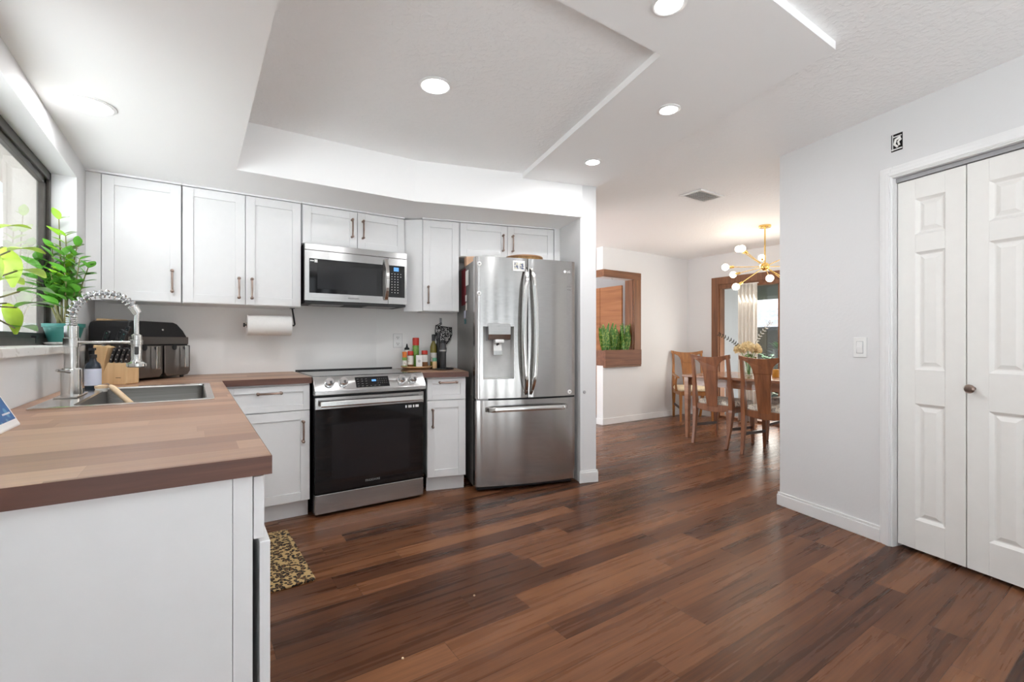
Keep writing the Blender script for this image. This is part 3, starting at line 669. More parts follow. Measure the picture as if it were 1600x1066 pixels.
for i in range(5):
    for j in range(3): ik.box(0.412+i*0.015, 0.040+j*0.016, 0.0016, 0.412+i*0.015+0.004, 0.0435+j*0.016, 0.002)
ik.build('key_marks', 'greyink', cp)
for x in (0.092, 0.180, 0.582, 0.668):
    kn = MB(PM).lathe([(0.031, 0.0005), (0.031, 0.006), (0.027, 0.008), (0.0265, 0.030), (0.024, 0.033), (0, 0.033)], (x, 0.056, 0), 28).build('knob', 'spring', rg, smooth=True)
    MB(PM).box(x-0.003, 0.034, 0.033, x+0.012, 0.056, 0.0345).build('pointer', 'dgrey', kn)
MB().box(-0.003, 0.034, 0.899, RW+0.003, 0.690, 0.916).build('top_rim', 'steelx', rg, bevel=0.002)
MB().box(0.004, 0.044, 0.9161, RW-0.004, 0.672, 0.9195).build('cooktop', 'cooktop', rg)
MB().box(0.0, 0.672, 0.9161, RW, 0.690, 0.928).build('rear_vent', 'black', rg)
text('FRIGIDAIRE', 0.020, (RW/2, -0.0014, 0.196), FRONT, 'greyink', od, 'logo')
st = MB()
for i, (a, b) in enumerate(((0.615, 0.625), (0.636, 0.662), (0.672, 0.682), (0.690, 0.716))): st.box(a, -0.0012, 0.670, b, -0.0002, 0.688)
st.build('sticker', 'winky', od)
# ------------------------------------------------------------------ microwave
mw = thing('microwave', 'stainless over the range microwave with black glass door', 'microwave', (0.640, 3.56, 1.44))
MWW, MH = 0.757, 0.406
MB().box(0.002, 0.03, 0.0, MWW-0.002, 0.34, MH).build('body', 'black', mw)
MB().box(0, 0.0, MH-0.046, MWW, 0.03, MH).build('vent_strip', 'steelx', mw, bevel=0.002)
md = MB(); DXm = 0.602
md.box(0, 0, 0.0, 0.030, 0.03, MH-0.049); md.box(0.030, 0, 0, DXm, 0.03, 0.054); md.box(0.030, 0, 0.300, DXm, 0.03, MH-0.049); md.box(0.562, 0, 0.054, DXm, 0.03, 0.300)
md = md.build('door', 'steelx', mw)
MB().box(0.030, 0.002, 0.054, 0.575, 0.028, 0.300).build('window', 'glassblk', md)
MB().box(0.085, 0.0008, 0.085, 0.515, 0.0018, 0.262).build('window_mesh', 'inner', md)
hp = [(0.583, -0.012-0.040*math.sin(PI*i/14)**0.8, 0.028+0.315*i/14) for i in range(15)]
hm = MB()
hm.ribbon([[(x-0.014, y-0.007, z), (x+0.014, y-0.007, z), (x+0.014, y+0.007, z), (x-0.014, y+0.007, z)] for x, y, z in hp])
hm.box(0.572, -0.010, 0.028, 0.594, 0, 0.045); hm.box(0.572, -0.010, 0.326, 0.594, 0, 0.343)
hm.build('handle', 'chrome', md, bevel=0.003)
pm = MB(); pm.box(DXm+0.003, 0, 0, MWW, 0.03, 0.052); pm.box(DXm+0.003, 0, 0.302, MWW, 0.03, MH-0.049); pm.box(MWW-0.018, 0, 0.052, MWW, 0.03, 0.302); pm.box(DXm+0.003, 0, 0.052, DXm+0.006, 0.03, 0.302)
pm = pm.build('control_panel', 'steelx', mw)
MB().box(DXm+0.006, 0.002, 0.052, MWW-0.018, 0.028, 0.302).build('keypad', 'glassblk', pm)
MB().box(0.650, 0.0008, 0.258, 0.690, 0.0018, 0.288).build('display', 'disp', pm)
ik = MB()
for j in range(8):
    for i in range(4):
        if i < 3 or j < 2: ik.box(0.632+i*0.024, 0.0008, 0.234-j*0.021, 0.638+i*0.024, 0.0018, 0.239-j*0.021)
ik.build('key_marks', 'paper', pm)
un = MB().box(0.004, 0.004, -0.020, MWW-0.01, 0.30, -0.001); un.build('underside', 'matblack', mw)
MB().box(0.06, 0.05, -0.024, 0.28, 0.2, -0.021).build('grease_filter', 'grey', mw); MB().box(0.46, 0.05, -0.024, 0.68, 0.2, -0.021).build('grease_filter', 'grey', mw)
text('FRIGIDAIRE', 0.016, (0.34, -0.0006, 0.026), FRONT, 'greyink', md, 'logo')
st = MB(); st.box(0.036, 0.0008, 0.279, 0.062, 0.0016, 0.289); st.box(0.066, 0.0008, 0.273, 0.086, 0.0016, 0.294); st.build('sticker', 'winky', md)
# ------------------------------------------------------------------ refrigerator
p = cw(0.833, 3.442)
fg = thing('refrigerator', 'stainless french door refrigerator with ice dispenser', 'refrigerator', (p.x, p.y, 0), aC)
FW, FH = 0.827, 1.790
MB().box(0.004, 0.075, 0.03, FW-0.004, 0.705, FH-0.02).build('body', 'gsteel', fg, bevel=0.004)
for x in (0.06, FW-0.06):
    for y in (0.12, 0.65): MB().cyl((x, y, 0), (x, y, 0.032), 0.02, n=12).build('foot', 'black', fg)
MB().box(0.02, 0.03, 0.012, FW-0.02, 0.075, 0.05).build('kick_grille', 'matblack', fg)
def bow(x): u = 2*x/FW-1; return -0.030*(1-u*u)
def fdoor(xs, zs, hole=None, top_round=False):
    mb = MB(); bm = mb.bm
    def corner(x, z):
        y = bow(x)
        ex = min(x-xs[0], xs[-1]-x); ez = min(z-zs[0], zs[-1]-z)
        return (x, y+(0.006 if ex < 1e-6 else 0), z)
    V = {(i, j): bm.verts.new(corner(x, z)) for i, x in enumerate(xs) for j, z in enumerate(zs)}
    nx, nz = len(xs), len(zs)
    for i in range(nx-1):
        for j in range(nz-1):
            if hole and hole[0]-1e-6 <= xs[i] and xs[i+1] <= hole[1]+1e-6 and hole[2]-1e-6 <= zs[j] and zs[j+1] <= hole[3]+1e-6: continue
            bm.faces.new((V[i, j], V[i+1, j], V[i+1, j+1], V[i, j+1]))
    edge = [(i, 0) for i in range(nx)]+[(nx-1, j) for j in range(1, nz)]+[(i, nz-1) for i in range(nx-2, -1, -1)]+[(0, j) for j in range(nz-2, 0, -1)]
    Bk = [bm.verts.new((V[e].co.x, 0.068, V[e].co.z)) for e in edge]
    n = len(edge)
    for i in range(n): bm.faces.new((V[edge[i]], V[edge[(i+1) % n]], Bk[(i+1) % n], Bk[i]))
    bm.faces.new(Bk)
    return mb
lin = lambda a, b, n: [a+(b-a)*i/n for i in range(n+1)]
hx0, hx1, hz0, hz1 = 0.058, 0.300, 0.860, 1.262
xm = FW/2
ld = fdoor(lin(0, hx0, 3)+lin(hx0, hx1, 8)[1:]+lin(hx1, xm-0.003, 4)[1:], [0.712, hz0, hz1, FH], (hx0, hx1, hz0, hz1)).build('door', 'fridge', fg, smooth=True, angle=30)
rd = fdoor(lin(xm+0.003, FW, 14), [0.712, FH]).build('door', 'fridge', fg, smooth=True, angle=30)
fz = fdoor(lin(0, FW, 24), [0.045, 0.698]).build('freezer_drawer', 'fridge', fg, smooth=True, angle=30)
ds = MB(); yb = 0.062
ds.box(hx0, yb-0.003, hz0, hx1, yb, hz1); ds.box(hx0, bow(hx0)+0.001, hz0, hx0+0.002, yb, hz1); ds.box(hx1-0.002, bow(hx1)+0.001, hz0, hx1, yb, hz1); ds.box(hx0, -0.006, hz0, hx1, yb, hz0+0.006); ds.box(hx0, -0.004, hz1-0.003, hx1, yb, hz1)
ds.build('dispenser_recess', 'grey_l', ld)
dh = MB(); dh.prism([(-0.026, 1.285), (-0.034, 1.200), (-0.020, 1.160), (0.05, 1.150), (0.058, 1.285)], hx0+0.036, hx1-0.026, 'X'); dh = dh.build('dispenser_panel', 'steelx', ld, bevel=0.003)
MB().box(0.150, -0.024, 1.135, 0.222, 0.03, 1.162).build('ice_chute', 'white', ld, bevel=0.006)
MB().prism([(0.008, 1.075), (0.02, 1.145), (0.032, 1.145), (0.02, 1.04), (0.004, 1.04)], 0.145, 0.215, 'X').build('paddle', 'chrome', ld, bevel=0.003)
MB().cyl((0.181, 0.0, 1.12), (0.181, 0.0, 1.138), 0.006).build('nozzle', 'dgrey', ld)
text('LG', 0.010, (hx0+0.12, -0.0295, 1.264), (math.radians(84.6), 0, 0), 'greyink', dh, 'logo')
def vhandle(xc, s, par):
    mb = MB(); secs = []
    n = 26
    for i in range(n+1):
        u = i/n; z = 0.735+u*0.985
        o = 0.058*min(1.0, math.sin(PI*u)*3.2)**0.8+0.004
        x = xc+s*(0.012+0.030*math.sin(PI*u)**0.9); y = bow(x)-o
        w = 0.010+0.008*min(1, math.sin(PI*u)*2)
        secs.append([(x-w, y+0.004, z), (x-w*0.6, y-0.008, z), (x+w*0.6, y-0.008, z), (x+w, y+0.004, z), (x+w*0.5, y+0.010, z), (x-w*0.5, y+0.010, z)])
    mb.ribbon(secs); return mb.build('handle', 'chrome', par, smooth=True, angle=60)
vhandle(xm-0.008, -1, ld); vhandle(xm+0.008, 1, rd)
mb = MB(); secs = []
for i in range(27):
    u = i/26; x = 0.075+u*(FW-0.15); o = 0.046*min(1, math.sin(PI*u)*5)**0.7+0.018*math.sin(PI*u)
    y = bow(x)-o; z = 0.632+0.006*math.sin(PI*u); h_ = 0.020
    secs.append([(x, y-0.006, z-h_), (x, y-0.010, z), (x, y-0.006, z+h_*0.6), (x, y+0.012, z+h_*0.8), (x, y+0.012, z-h_*0.8)])
mb.ribbon(secs); mb.build('handle', 'chrome', fz, smooth=True, angle=50)
MB().box(0.0, 0.01, 0.6985, FW, 0.07, 0.7115).build('gasket_and_shadow_edge', 'matblack', fg)
MB().box(0.006, -0.004, 0.7000, 0.10, 0.05, 0.7110).build('hinge', 'grey', fg)
text('LG', 0.026, (FW-0.060, bow(FW-0.06)-0.001, 1.705), (PI/2, 0, math.radians(5)), 'winky', rd, 'logo')
ring = MB(); c = (FW-0.095, bow(FW-0.095)-0.0012, 1.705)
ring.cyl(c, (c[0], c[1]-0.001, c[2]), 0.011, n=20); ring.build('emblem', 'winky', rd)
mk = MB(); mk.box(FW-0.085, bow(FW-0.06)-0.0016, 1.585, FW-0.035, bow(FW-0.06)+0.003, 1.588); mk.box(FW-0.085, bow(FW-0.06)-0.0016, 1.560, FW-0.040, bow(FW-0.06)+0.003, 1.563); mk.build('fine_print', 'greyink', rd)
#PART3
# ------------------------------------------------------------------ paper towels
ph = thing('paper_towel_holder', 'black rod holder screwed under the two door wall cabinet', 'holder', (0.44, 3.76, 1.391))
MB().tube([(0.150, 0, -0.001), (0.158, 0, -0.05), (0.168, 0, -0.118), (0.163, 0, -0.127), (0.150, 0, -0.1285), (-0.150, 0, -0.1285), (-0.158, 0, -0.1285)], 0.0062, 8).build('rod', 'black', ph, smooth=True)
MB().box(0.135, -0.02, -0.004, 0.165, 0.02, 0).build('mount_plate', 'black', ph)
MB().cyl((-0.152, 0, -0.1285), (-0.163, 0, -0.1285), 0.014).build('end_cap', 'black', ph, smooth=True)
pt = thing('paper_towel_roll', 'white paper towel roll hanging under the wall cabinet', 'paper towels', (0.44, 3.76, 1.391-0.1285))
MB().lathe([(0.0205, -0.142), (0.070, -0.142), (0.073, -0.139), (0.073, 0.139), (0.070, 0.142), (0.0205, 0.142), (0.0205, -0.142)], (0, 0, 0), 40, (1, 0, 0)).build('sheet', 'paper', pt, smooth=True)
MB().lathe([(0.0175, -0.1425), (0.0203, -0.1425), (0.0203, 0.1425), (0.0175, 0.1425), (0.0175, -0.1425)], (0, 0, 0), 24, (1, 0, 0)).build('core', 'tan', pt, smooth=True)
# ------------------------------------------------------------------ wall outlet, switch, open box
def plate(mtx, par, w, h): return MB(mtx).box(-w/2, -0.006, -h/2, w/2, -0.0005, h/2).build('plate', 'white', par, bevel=0.002)
p = cw(0.318, 4.16)
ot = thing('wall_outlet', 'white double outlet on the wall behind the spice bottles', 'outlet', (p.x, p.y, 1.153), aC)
plate(Matrix(), ot, 0.072, 0.116); MB().box(-0.0378, -0.0012, -0.0598, 0.0378, -0.0004, 0.0598).build('gasket_and_shadow_edge', 'grey', ot)  # larger grey sheet paints the shadow line round the plate
for z in (-0.026, 0.026):
    s = MB().box(-0.017, -0.008, z-0.016, 0.017, -0.006, z+0.016).build('socket', 'white', ot, bevel=0.002)
    q = MB(); q.box(-0.009, -0.0085, z-0.003, -0.006, -0.0079, z+0.009); q.box(0.006, -0.0085, z-0.003, 0.009, -0.0079, z+0.009); q.cyl((0, -0.0085, z-0.009), (0, -0.0079, z-0.009), 0.0035, n=8); q.build('slots', 'ink', s)
sw = thing('light_switch', 'white rocker light switch on the right wall', 'switch', (0, 0, 0)); sw.matrix_world = MD @ Matrix.Translation((0.542, 0, 1.112))
plate(Matrix(), sw, 0.074, 0.118)
MB().prism([(-0.0065, -0.034), (-0.010, 0.0), (-0.0075, 0.034), (-0.005, 0.034), (-0.005, -0.034)], -0.017, 0.017, 'X').build('rocker', 'trim', sw, bevel=0.001)
MB().box(-0.0192, -0.0066, -0.036, 0.0192, -0.0061, 0.036).build('rocker_gap', 'grey', sw)
jb = thing('junction_box', 'open junction box with loose wires high on the right wall', 'junction box', (0, 0, 0)); jb.matrix_world = MD @ Matrix.Translation((0.736, 0, 2.253))
MB().box(-0.028, -0.0016, -0.048, 0.028, -0.0005, 0.048).build('opening', 'hollow', jb)  # flat sheet, the dark inside of the box painted on the wall
q = MB(); q.box(-0.022, -0.004, -0.042, -0.018, -0.0016, 0.046); q.box(-0.022, -0.004, 0.03, 0.024, -0.0016, 0.035); q.box(-0.026, -0.004, -0.040, 0.026, -0.0016, -0.034); q.box(-0.010, -0.004, 0.012, 0.02, -0.0016, 0.022); q.build('bracket', 'white', jb)
MB().tube([(0.018, -0.004, 0.026), (0.0, -0.012, 0.012), (-0.006, -0.012, -0.012), (0.006, -0.006, -0.028)], 0.006, 8).build('wire', 'paper', jb, smooth=True)
MB().tube([(0.022, -0.004, 0.012), (0.012, -0.012, -0.002), (0.016, -0.008, -0.022)], 0.005, 8).build('wire', 'paper', jb, smooth=True)
bp = thing('door_bumper', 'small grey round bumper on the narrow wall end', 'bumper', tuple(cw(1.738, 3.428, 0.735)), aC)
MB().lathe([(0.013, 0), (0.013, 0.004), (0.009, 0.008), (0, 0.008)], (0, 0, 0), 20, (0, -1, 0)).build('disc', 'grey', bp, smooth=True)
# ------------------------------------------------------------------ counter: air fryer, knife block, soap, brush, tablet
af = thing('air_fryer', 'black two basket air fryer with dark nickel drawers in the counter corner', 'air fryer', (-0.312, 3.448, CT), math.radians(50.5))
prof = [(0.012, 0.012), (0.428, 0.012), (0.44, 0.03), (0.44, 0.235), (0.432, 0.262), (0.40, 0.305), (0.352, 0.345), (0.325, 0.354), (0.03, 0.356), (0.008, 0.346), (0.0, 0.32), (0.0, 0.03)]
MB().prism(prof, 0.012, 0.262, 'Y').build('body', 'black', af, bevel=0.006)
MB().box(0.004, 0.004, 0.215, 0.436, 0.02, 0.262).build('control_band', 'nickel', af, bevel=0.003)
for x in (0.02, 0.42):
    for y in (0.04, 0.23): MB().cyl((x, y, 0), (x, y, 0.013), 0.012, n=10).build('foot', 'black', af)
for x0 in (0.010, 0.228):
    b = MB().prism([(x0, 0.040), (x0+0.022, 0.016), (x0+0.182, 0.016), (x0+0.204, 0.040), (x0+0.204, 0.208), (x0, 0.208)], -0.012, 0.012, 'Y').build('basket', 'nickel', af, bevel=0.004)
    MB().box(x0+0.118, -0.050, 0.065, x0+0.148, -0.012, 0.205).build('handle', 'chrome', b, bevel=0.004)
    MB().lathe([(0.018, 0), (0.018, 0.002), (0, 0.002)], (x0+0.075, -0.012, 0.196), 16, (0, -1, 0)).build('release_button', 'black', b)
MB().lathe([(0.007, 0), (0.006, 0.002), (0, 0.002)], (0.24, 0.012, 0.305), 12, (0, -1, 0)).build('emblem', 'spring', af)
cbd = thing('cutting_board', 'pale wooden board standing between air fryer and window wall', 'cutting board', (-0.468, 3.70, CT), math.radians(50.5))
MB().box(0.0, 0.02, 0, 0.20, 0.035, 0.372).build('board', 'blockw', cbd, bevel=0.005)
KB = thing('knife_block', 'pale wooden knife block in front of the air fryer', 'knife block', (-0.437, 3.345, CT), -math.atan2(731, 1080))
MB().prism([(0.002, 0.0), (0.150, 0.0), (0.156, 0.006), (0.156, 0.112), (0.150, 0.115), (0.052, 0.117)], 0.0, 0.085, 'Y').build('steak_knife_block', 'blockw', KB, bevel=0.003)
MB().prism([(-0.012, 0.0), (-0.058, 0.090), (-0.034, 0.215), (-0.020, 0.208), (0.030, 0.208), (0.044, 0.202), (0.024, 0.118), (0.02, 0.0)], 0.012, 0.115, 'Y').build('slot_block', 'blockw', KB, bevel=0.003)
MB().box(0.098, -0.0008, 0.036, 0.126, 0.0, 0.0385).build('logo', 'ink', KB)
kmat = KB.matrix_basis.copy() if False else Matrix.Translation(KB.location) @ Matrix.Rotation(KB.rotation_euler.z, 4, 'Z')
def knife(x, y, z, L, w, lean, label, group):
    k = thing('kitchen_knife', label, 'knife', (0, 0, 0), 0, group)
    k.matrix_world = kmat @ Matrix.Translation((x, y, z)) @ Matrix.Rotation(lean, 4, 'Y')
    h = MB(); h.prism([(-w/2, 0.004), (w/2, 0.004), (w/2*0.85, L*0.5), (w/2*1.15, L*0.92), (w/2*0.7, L), (-w/2*0.5, L), (-w/2, L*0.9)], -0.008, 0.008, 'Y')
    h = h.build('grip', 'grip', k, bevel=0.003)
    for q in (0.25, 0.55, 0.85): MB().cyl((0, -0.0085, L*q), (0, -0.0076, L*q), 0.0036, n=10).build('rivet', 'spring', h)
    MB().box(-w*0.36, -0.001, -0.05, w*0.36, 0.001, 0.004).build('blade', 'chrome', k)
lean = 0.34
for (x, y, z, L, lab) in ((0.006, 0.03, 0.211, 0.085, 'black handled knife farthest left in the tall slots of the knife block'), (0.040, 0.07, 0.198, 0.108, 'black handled knife in the middle of the tall slots of the knife block'),
                          (0.048, 0.10, 0.203, 0.122, 'black handled knife standing tallest at the back of the knife block'), (0.082, 0.04, 0.178, 0.118, 'black handled knife farthest right above the steak knives')):
    knife(x, y, z, L, 0.026, lean, lab, 'large knives in the block')
for r_ in range(2):
    for i in range(4):
        x = 0.052+i*0.028+r_*0.010; y = 0.022+r_*0.042
        knife(x, y, 0.116, 0.088, 0.017, lean, 'small black handled steak knife in the %s row of the low block, %s' % (('front', 'rear')[r_], ('leftmost', 'second from left', 'third from left', 'rightmost')[i]), 'steak knives in the block')
MB().box(0.058, 0.045, 0.118, 0.10, 0.08, 0.20).build('knife_guard', 'matblack', KB)
so = thing('soap_bottle', 'dark soap pump bottle with lavender label beside the faucet', 'soap bottle', (-0.408, 2.995, CT+0.005))
MB().lathe([(0.029, 0.0), (0.031, 0.004), (0.031, 0.105), (0.026, 0.122), (0.014, 0.135), (0.012, 0.150), (0, 0.150)], n=28).build('bottle', 'soapb', so, smooth=True)
MB().lathe([(0.0315, 0.018), (0.0318, 0.018), (0.0318, 0.098), (0.0315, 0.098)], n=28).build('label', 'soapl', so, smooth=True)
MB().lathe([(0.015, 0.150), (0.015, 0.165), (0.006, 0.168), (0.006, 0.185), (0.012, 0.187), (0.012, 0.197), (0, 0.197)], n=20).box(-0.009, -0.052, 0.186, 0.009, 0.0, 0.197).build('pump', 'black', so, smooth=True)
br = thing('dish_brush', 'wooden handled dish brush leaning in the sink', 'brush', (0, 0, 0))
b0 = Vector((-0.335, 2.93, 0.935)); b1 = Vector((-0.158, 2.56, 0.800))
MB().tube([b0+(b1-b0)*q for q in (0, 0.06, 0.2, 0.5, 0.8, 0.97, 1.0)], [0.008, 0.013, 0.0125, 0.012, 0.0135, 0.012, 0.006], 14).build('handle', 'brushw', br, smooth=True)
MB().lathe([(0.004, 0), (0.026, 0.003), (0.026, 0.014), (0.006, 0.018), (0, 0.018)], b0+Vector((-0.035, 0.01, -0.012)), 24).build('head', 'brushw', br, smooth=True)
MB().lathe([(0.022, -0.014), (0.024, 0.002), (0, 0.002)], b0+Vector((-0.035, 0.01, -0.012)), 24).build('bristles', 'paper', br, smooth=True)
MB().tube([b0+(b1-b0)*-0.0, b0+Vector((-0.012, 0.004, 0.012)), b0+Vector((-0.035, 0.01, 0.006))], 0.002, 6).build('wire_neck', 'spring', br, smooth=True)
tb = thing('tablet', 'white framed tablet showing a blue picture leaning against the wall', 'tablet', (-0.405, 1.865, CT+0.001))
MT = Matrix.Rotation(math.radians(-26), 4, 'Y')
MB(MT).box(-0.010, -0.30, 0.0, 0.0, 0.0, 0.215).build('case', 'white', tb, bevel=0.006)
MB(MT).box(0.0001, -0.288, 0.022, 0.0008, -0.014, 0.203).build('screen', 'blue', tb)
sr = MB(MT); P5 = []
for i in range(10):
    rr = 0.032 if i % 2 == 0 else 0.014; th = PI/2+i*PI/5; P5.append((-0.075+rr*math.cos(th), 0.10+rr*math.sin(th)))
sr.prism(P5, 0.0008, 0.0011, 'X'); sr.build('star', 'yellow', tb)
ln = MB(MT)
for i in range(7): ln.box(0.0008, -0.085+i*0.009, 0.040, 0.0011, -0.085+i*0.009+0.005, 0.045)
ln.build('caption', 'winky', tb)
# ------------------------------------------------------------------ spices on the small counter
tc = cw(0.458, 3.975)
ls = thing('serving_tray', 'round pale tray on a dark wooden foot holding the spices', 'tray', (tc.x, tc.y, CT))
MB().lathe([(0.098, 0.0), (0.100, 0.004), (0.120, 0.012), (0.122, 0.015), (0, 0.015)], n=40).build('foot', 'tray', ls, smooth=True)
MB().lathe([(0.0, 0.0155), (0.118, 0.0155), (0.130, 0.020), (0.131, 0.028), (0.127, 0.028), (0.124, 0.0215), (0, 0.0215)], n=44).build('plate', 'blockw', ls, smooth=True)
def bottle(name, label, cat, x, y, z, parts, group='bottles and jars by the refrigerator'):
    t = thing(name, label, cat, (x, y, z), 0, group)
    for nm, pf, m in parts: MB().lathe(pf, n=24).build(nm, m, t, smooth=True)
    return t
TZ = CT+0.0218
def jar(r, h, hc): return [(r*0.94, 0), (r, 0.003), (r, h), (r*0.9, h+0.004), (0, h+0.004)], [(r*0.98, h+0.004), (r*0.98, h+hc), (r*0.9, h+hc+0.003), (0, h+hc+0.003)]
a, b = jar(0.019, 0.075, 0.048); bottle('spice_jar', 'small green spice jar with orange cap at the left end of the group', 'jar', 1.428, 3.690, TZ, [('glass', a, 'green'), ('cap', b, 'orange'), ('label', [(0.0193, 0.012), (0.0196, 0.012), (0.0196, 0.055), (0.0193, 0.055)], 'label')])
bottle('honey_bottle', 'pale squeeze bottle with pointed black tip on the tray', 'bottle', 1.478, 3.765, TZ, [('bottle', [(0.026, 0), (0.028, 0.004), (0.028, 0.115), (0.022, 0.135), (0.016, 0.14), (0, 0.14)], 'label'), ('cap', [(0.021, 0.14), (0.021, 0.155), (0.010, 0.162), (0.004, 0.19), (0, 0.192)], 'black')])
bottle('spray_can', 'tall green cooking spray can with red cap', 'can', 1.545, 3.735, TZ, [('can', [(0.026, 0), (0.027, 0.003), (0.027, 0.175), (0.022, 0.182), (0, 0.182)], 'green'), ('cap', [(0.0275, 0.178), (0.0275, 0.235), (0.024, 0.242), (0, 0.242)], 'red')])
a, b = jar(0.025, 0.095, 0.032); bottle('spice_jar', 'white labelled spice jar with red cap in front of the squeeze bottle', 'jar', 1.478, 3.685, TZ, [('glass', a, 'spice'), ('cap', b, 'red'), ('label', [(0.0253, 0.02), (0.0256, 0.02), (0.0256, 0.092), (0.0253, 0.092)], 'label')])
sb = thing('salt_box', 'small white box at the front of the spice tray', 'box', (1.522, 3.610, TZ), aC, 'bottles and jars by the refrigerator')
MB().box(-0.024, -0.014, 0, 0.024, 0.014, 0.098).build('carton', 'paper', sb, bevel=0.002); MB().lathe([(0.012, 0), (0.010, 0.0006), (0, 0.0006)], (0, -0.014, 0.05), 20, (0, -1, 0)).build('emblem', 'grey_l', sb)
a, b = jar(0.026, 0.102, 0.030); bottle('spice_jar', 'white labelled jar with red cap and brown spice on the right of the tray', 'jar', 1.588, 3.652, TZ, [('glass', a, 'spice'), ('cap', b, 'red'), ('label', [(0.0263, 0.04), (0.0266, 0.04), (0.0266, 0.098), (0.0263, 0.098)], 'paper')])
a, b = jar(0.022, 0.095, 0.034); bottle('spice_jar', 'dark spice jar with teal cap behind the oil bottle', 'jar', 1.622, 3.715, TZ, [('glass', a, 'dgreen'), ('cap', b, 'tealc')])
bottle('oil_bottle', 'tall olive oil bottle with black pourer', 'bottle', 1.684, 3.685, CT+0.001, [('bottle', [(0.026, 0), (0.028, 0.004), (0.028, 0.185), (0.020, 0.212), (0.013, 0.225), (0.013, 0.245), (0, 0.245)], 'olive'), ('cap', [(0.015, 0.235), (0.015, 0.285), (0.012, 0.292), (0, 0.292)], 'black'), ('label', [(0.0282, 0.06), (0.0286, 0.06), (0.0286, 0.135), (0.0282, 0.135)], 'label')])
a, b = jar(0.019, 0.062, 0.030); bottle('spice_jar', 'short clear jar with mint green lid in front of the oil bottle', 'jar', 1.647, 3.580, CT+0.001, [('glass', a, 'blockw'), ('cap', b, 'tealm')])
bottle('vinegar_bottle', 'black bottle behind the grey grinder', 'bottle', 1.735, 3.690, CT+0.001, [('bottle', [(0.024, 0), (0.026, 0.004), (0.026, 0.20), (0.014, 0.235), (0.013, 0.27), (0, 0.27)], 'black'), ('cap', [(0.015, 0.262), (0.015, 0.305), (0, 0.306)], 'dgrey')])
tv = thing('trivet', 'thin black round trivet under the grey grinder', 'trivet', (1.700, 3.530, CT), 0)
m_ = MB()
for rr in (0.030, 0.058, 0.084): m_.tube([(rr*math.cos(2*PI*i/36), rr*math.sin(2*PI*i/36), 0.006) for i in range(36)], 0.0045, 6, closed=True)
for i in range(6): m_.tube([(0, 0, 0.006), (0.084*math.cos(PI*i/3), 0.084*math.sin(PI*i/3), 0.006)], 0.004, 6)
m_.build('ring_frame', 'matblack', tv, smooth=True)
bottle('pepper_grinder', 'grey battery grinder standing on the black trivet', 'grinder', 1.700, 3.530, CT+0.0108, [('body', [(0.022, 0), (0.025, 0.004), (0.025, 0.125), (0.029, 0.14), (0.029, 0.165), (0.024, 0.175), (0.024, 0.205), (0, 0.207)], 'dgrey'), ('collar', [(0.0296, 0.140), (0.0300, 0.142), (0.0300, 0.150), (0.0296, 0.152)], 'grey'), ('cap', [(0.020, 0.207), (0.018, 0.232), (0, 0.234)], 'black')])
p = cw(0.735, 4.035)
sd = thing('spoon_rest', 'small white dish at the back of the narrow counter', 'dish', (p.x, p.y, CT))
MB().lathe([(0.022, 0), (0.045, 0.012), (0.047, 0.016), (0.044, 0.014), (0.020, 0.004), (0, 0.004)], n=30).build('dish', 'white', sd, smooth=True)
hk = thing('wall_hook', 'small grey hook on the wall beside the refrigerator', 'hook', tuple(cw(0.690, 4.16, 1.325)), aC)
MB().box(-0.010, -0.004, -0.03, 0.010, 0, 0.03).build('back_plate', 'grey', hk, bevel=0.002); MB().tube([(0, -0.003, -0.01), (0, -0.02, -0.02), (0, -0.024, -0.008)], 0.003, 8).build('prong', 'grey', hk, smooth=True)
pho = thing('pot_holder', 'black and white floral pot holder hanging on the hook', 'pot holder', tuple(cw(0.690, 4.135, 1.30)), aC)
pl = [(-0.045, -0.012), (0.0, -0.022), (0.055, -0.030), (0.092, -0.030), (0.094, -0.095), (0.075, -0.140), (0.045, -0.175), (0.005, -0.195), (-0.025, -0.185), (-0.045, -0.12), (-0.05, -0.06)]
MB().prism(pl, -0.010, 0.006, 'Y').build('cloth', 'print', pho, bevel=0.004)
m_ = MB(); m_.tube([(x, -0.002, z) for x, z in pl], 0.006, 8, closed=True); m_.build('binding', 'matblack', pho, smooth=True)
MB().tube([(-0.04, -0.002, -0.012), (-0.012, -0.004, 0.004), (0, -0.008, 0.012), (0.006, -0.004, 0.0), (-0.03, -0.002, -0.02)], 0.003, 6).build('loop', 'matblack', pho, smooth=True)
# ------------------------------------------------------------------ on the refrigerator
Fm = Matrix.Translation(fg.location) @ Matrix.Rotation(aC, 4, 'Z')
def on_fridge(name, label, cat, x, y, z, group=None):
    return thing(name, label, cat, tuple((Fm @ Vector((x, y, z)))), aC, group)
t = on_fridge('basket_tray', 'round brown woven tray lying on top of the refrigerator', 'tray', 0.475, 0.24, FH-0.02)
MB().lathe([(0.100, 0), (0.135, 0.03), (0.150, 0.062), (0.152, 0.070), (0.147, 0.070), (0.128, 0.03), (0.09, 0.01), (0, 0.01)], n=44).build('bowl', 'tan', t, smooth=True)
MB().tube([(0.15*math.cos(2*PI*i/44), 0.15*math.sin(2*PI*i/44), 0.068) for i in range(44)], 0.008, 8, closed=True).build('rim', 'tray', t, smooth=True)
t = on_fridge('plastic_lid', 'flat white plastic lid lying on the refrigerator left of the woven tray', 'lid', 0.185, 0.22, FH-0.02)
MB().lathe([(0.10, 0), (0.115, 0.04), (0.118, 0.052), (0.10, 0.060), (0, 0.060)], n=36).build('lid', 'white', t, smooth=True)
t = on_fridge('paper_bag', 'peach coloured paper bag standing on the back left of the refrigerator', 'bag', 0.065, 0.42, FH-0.02)
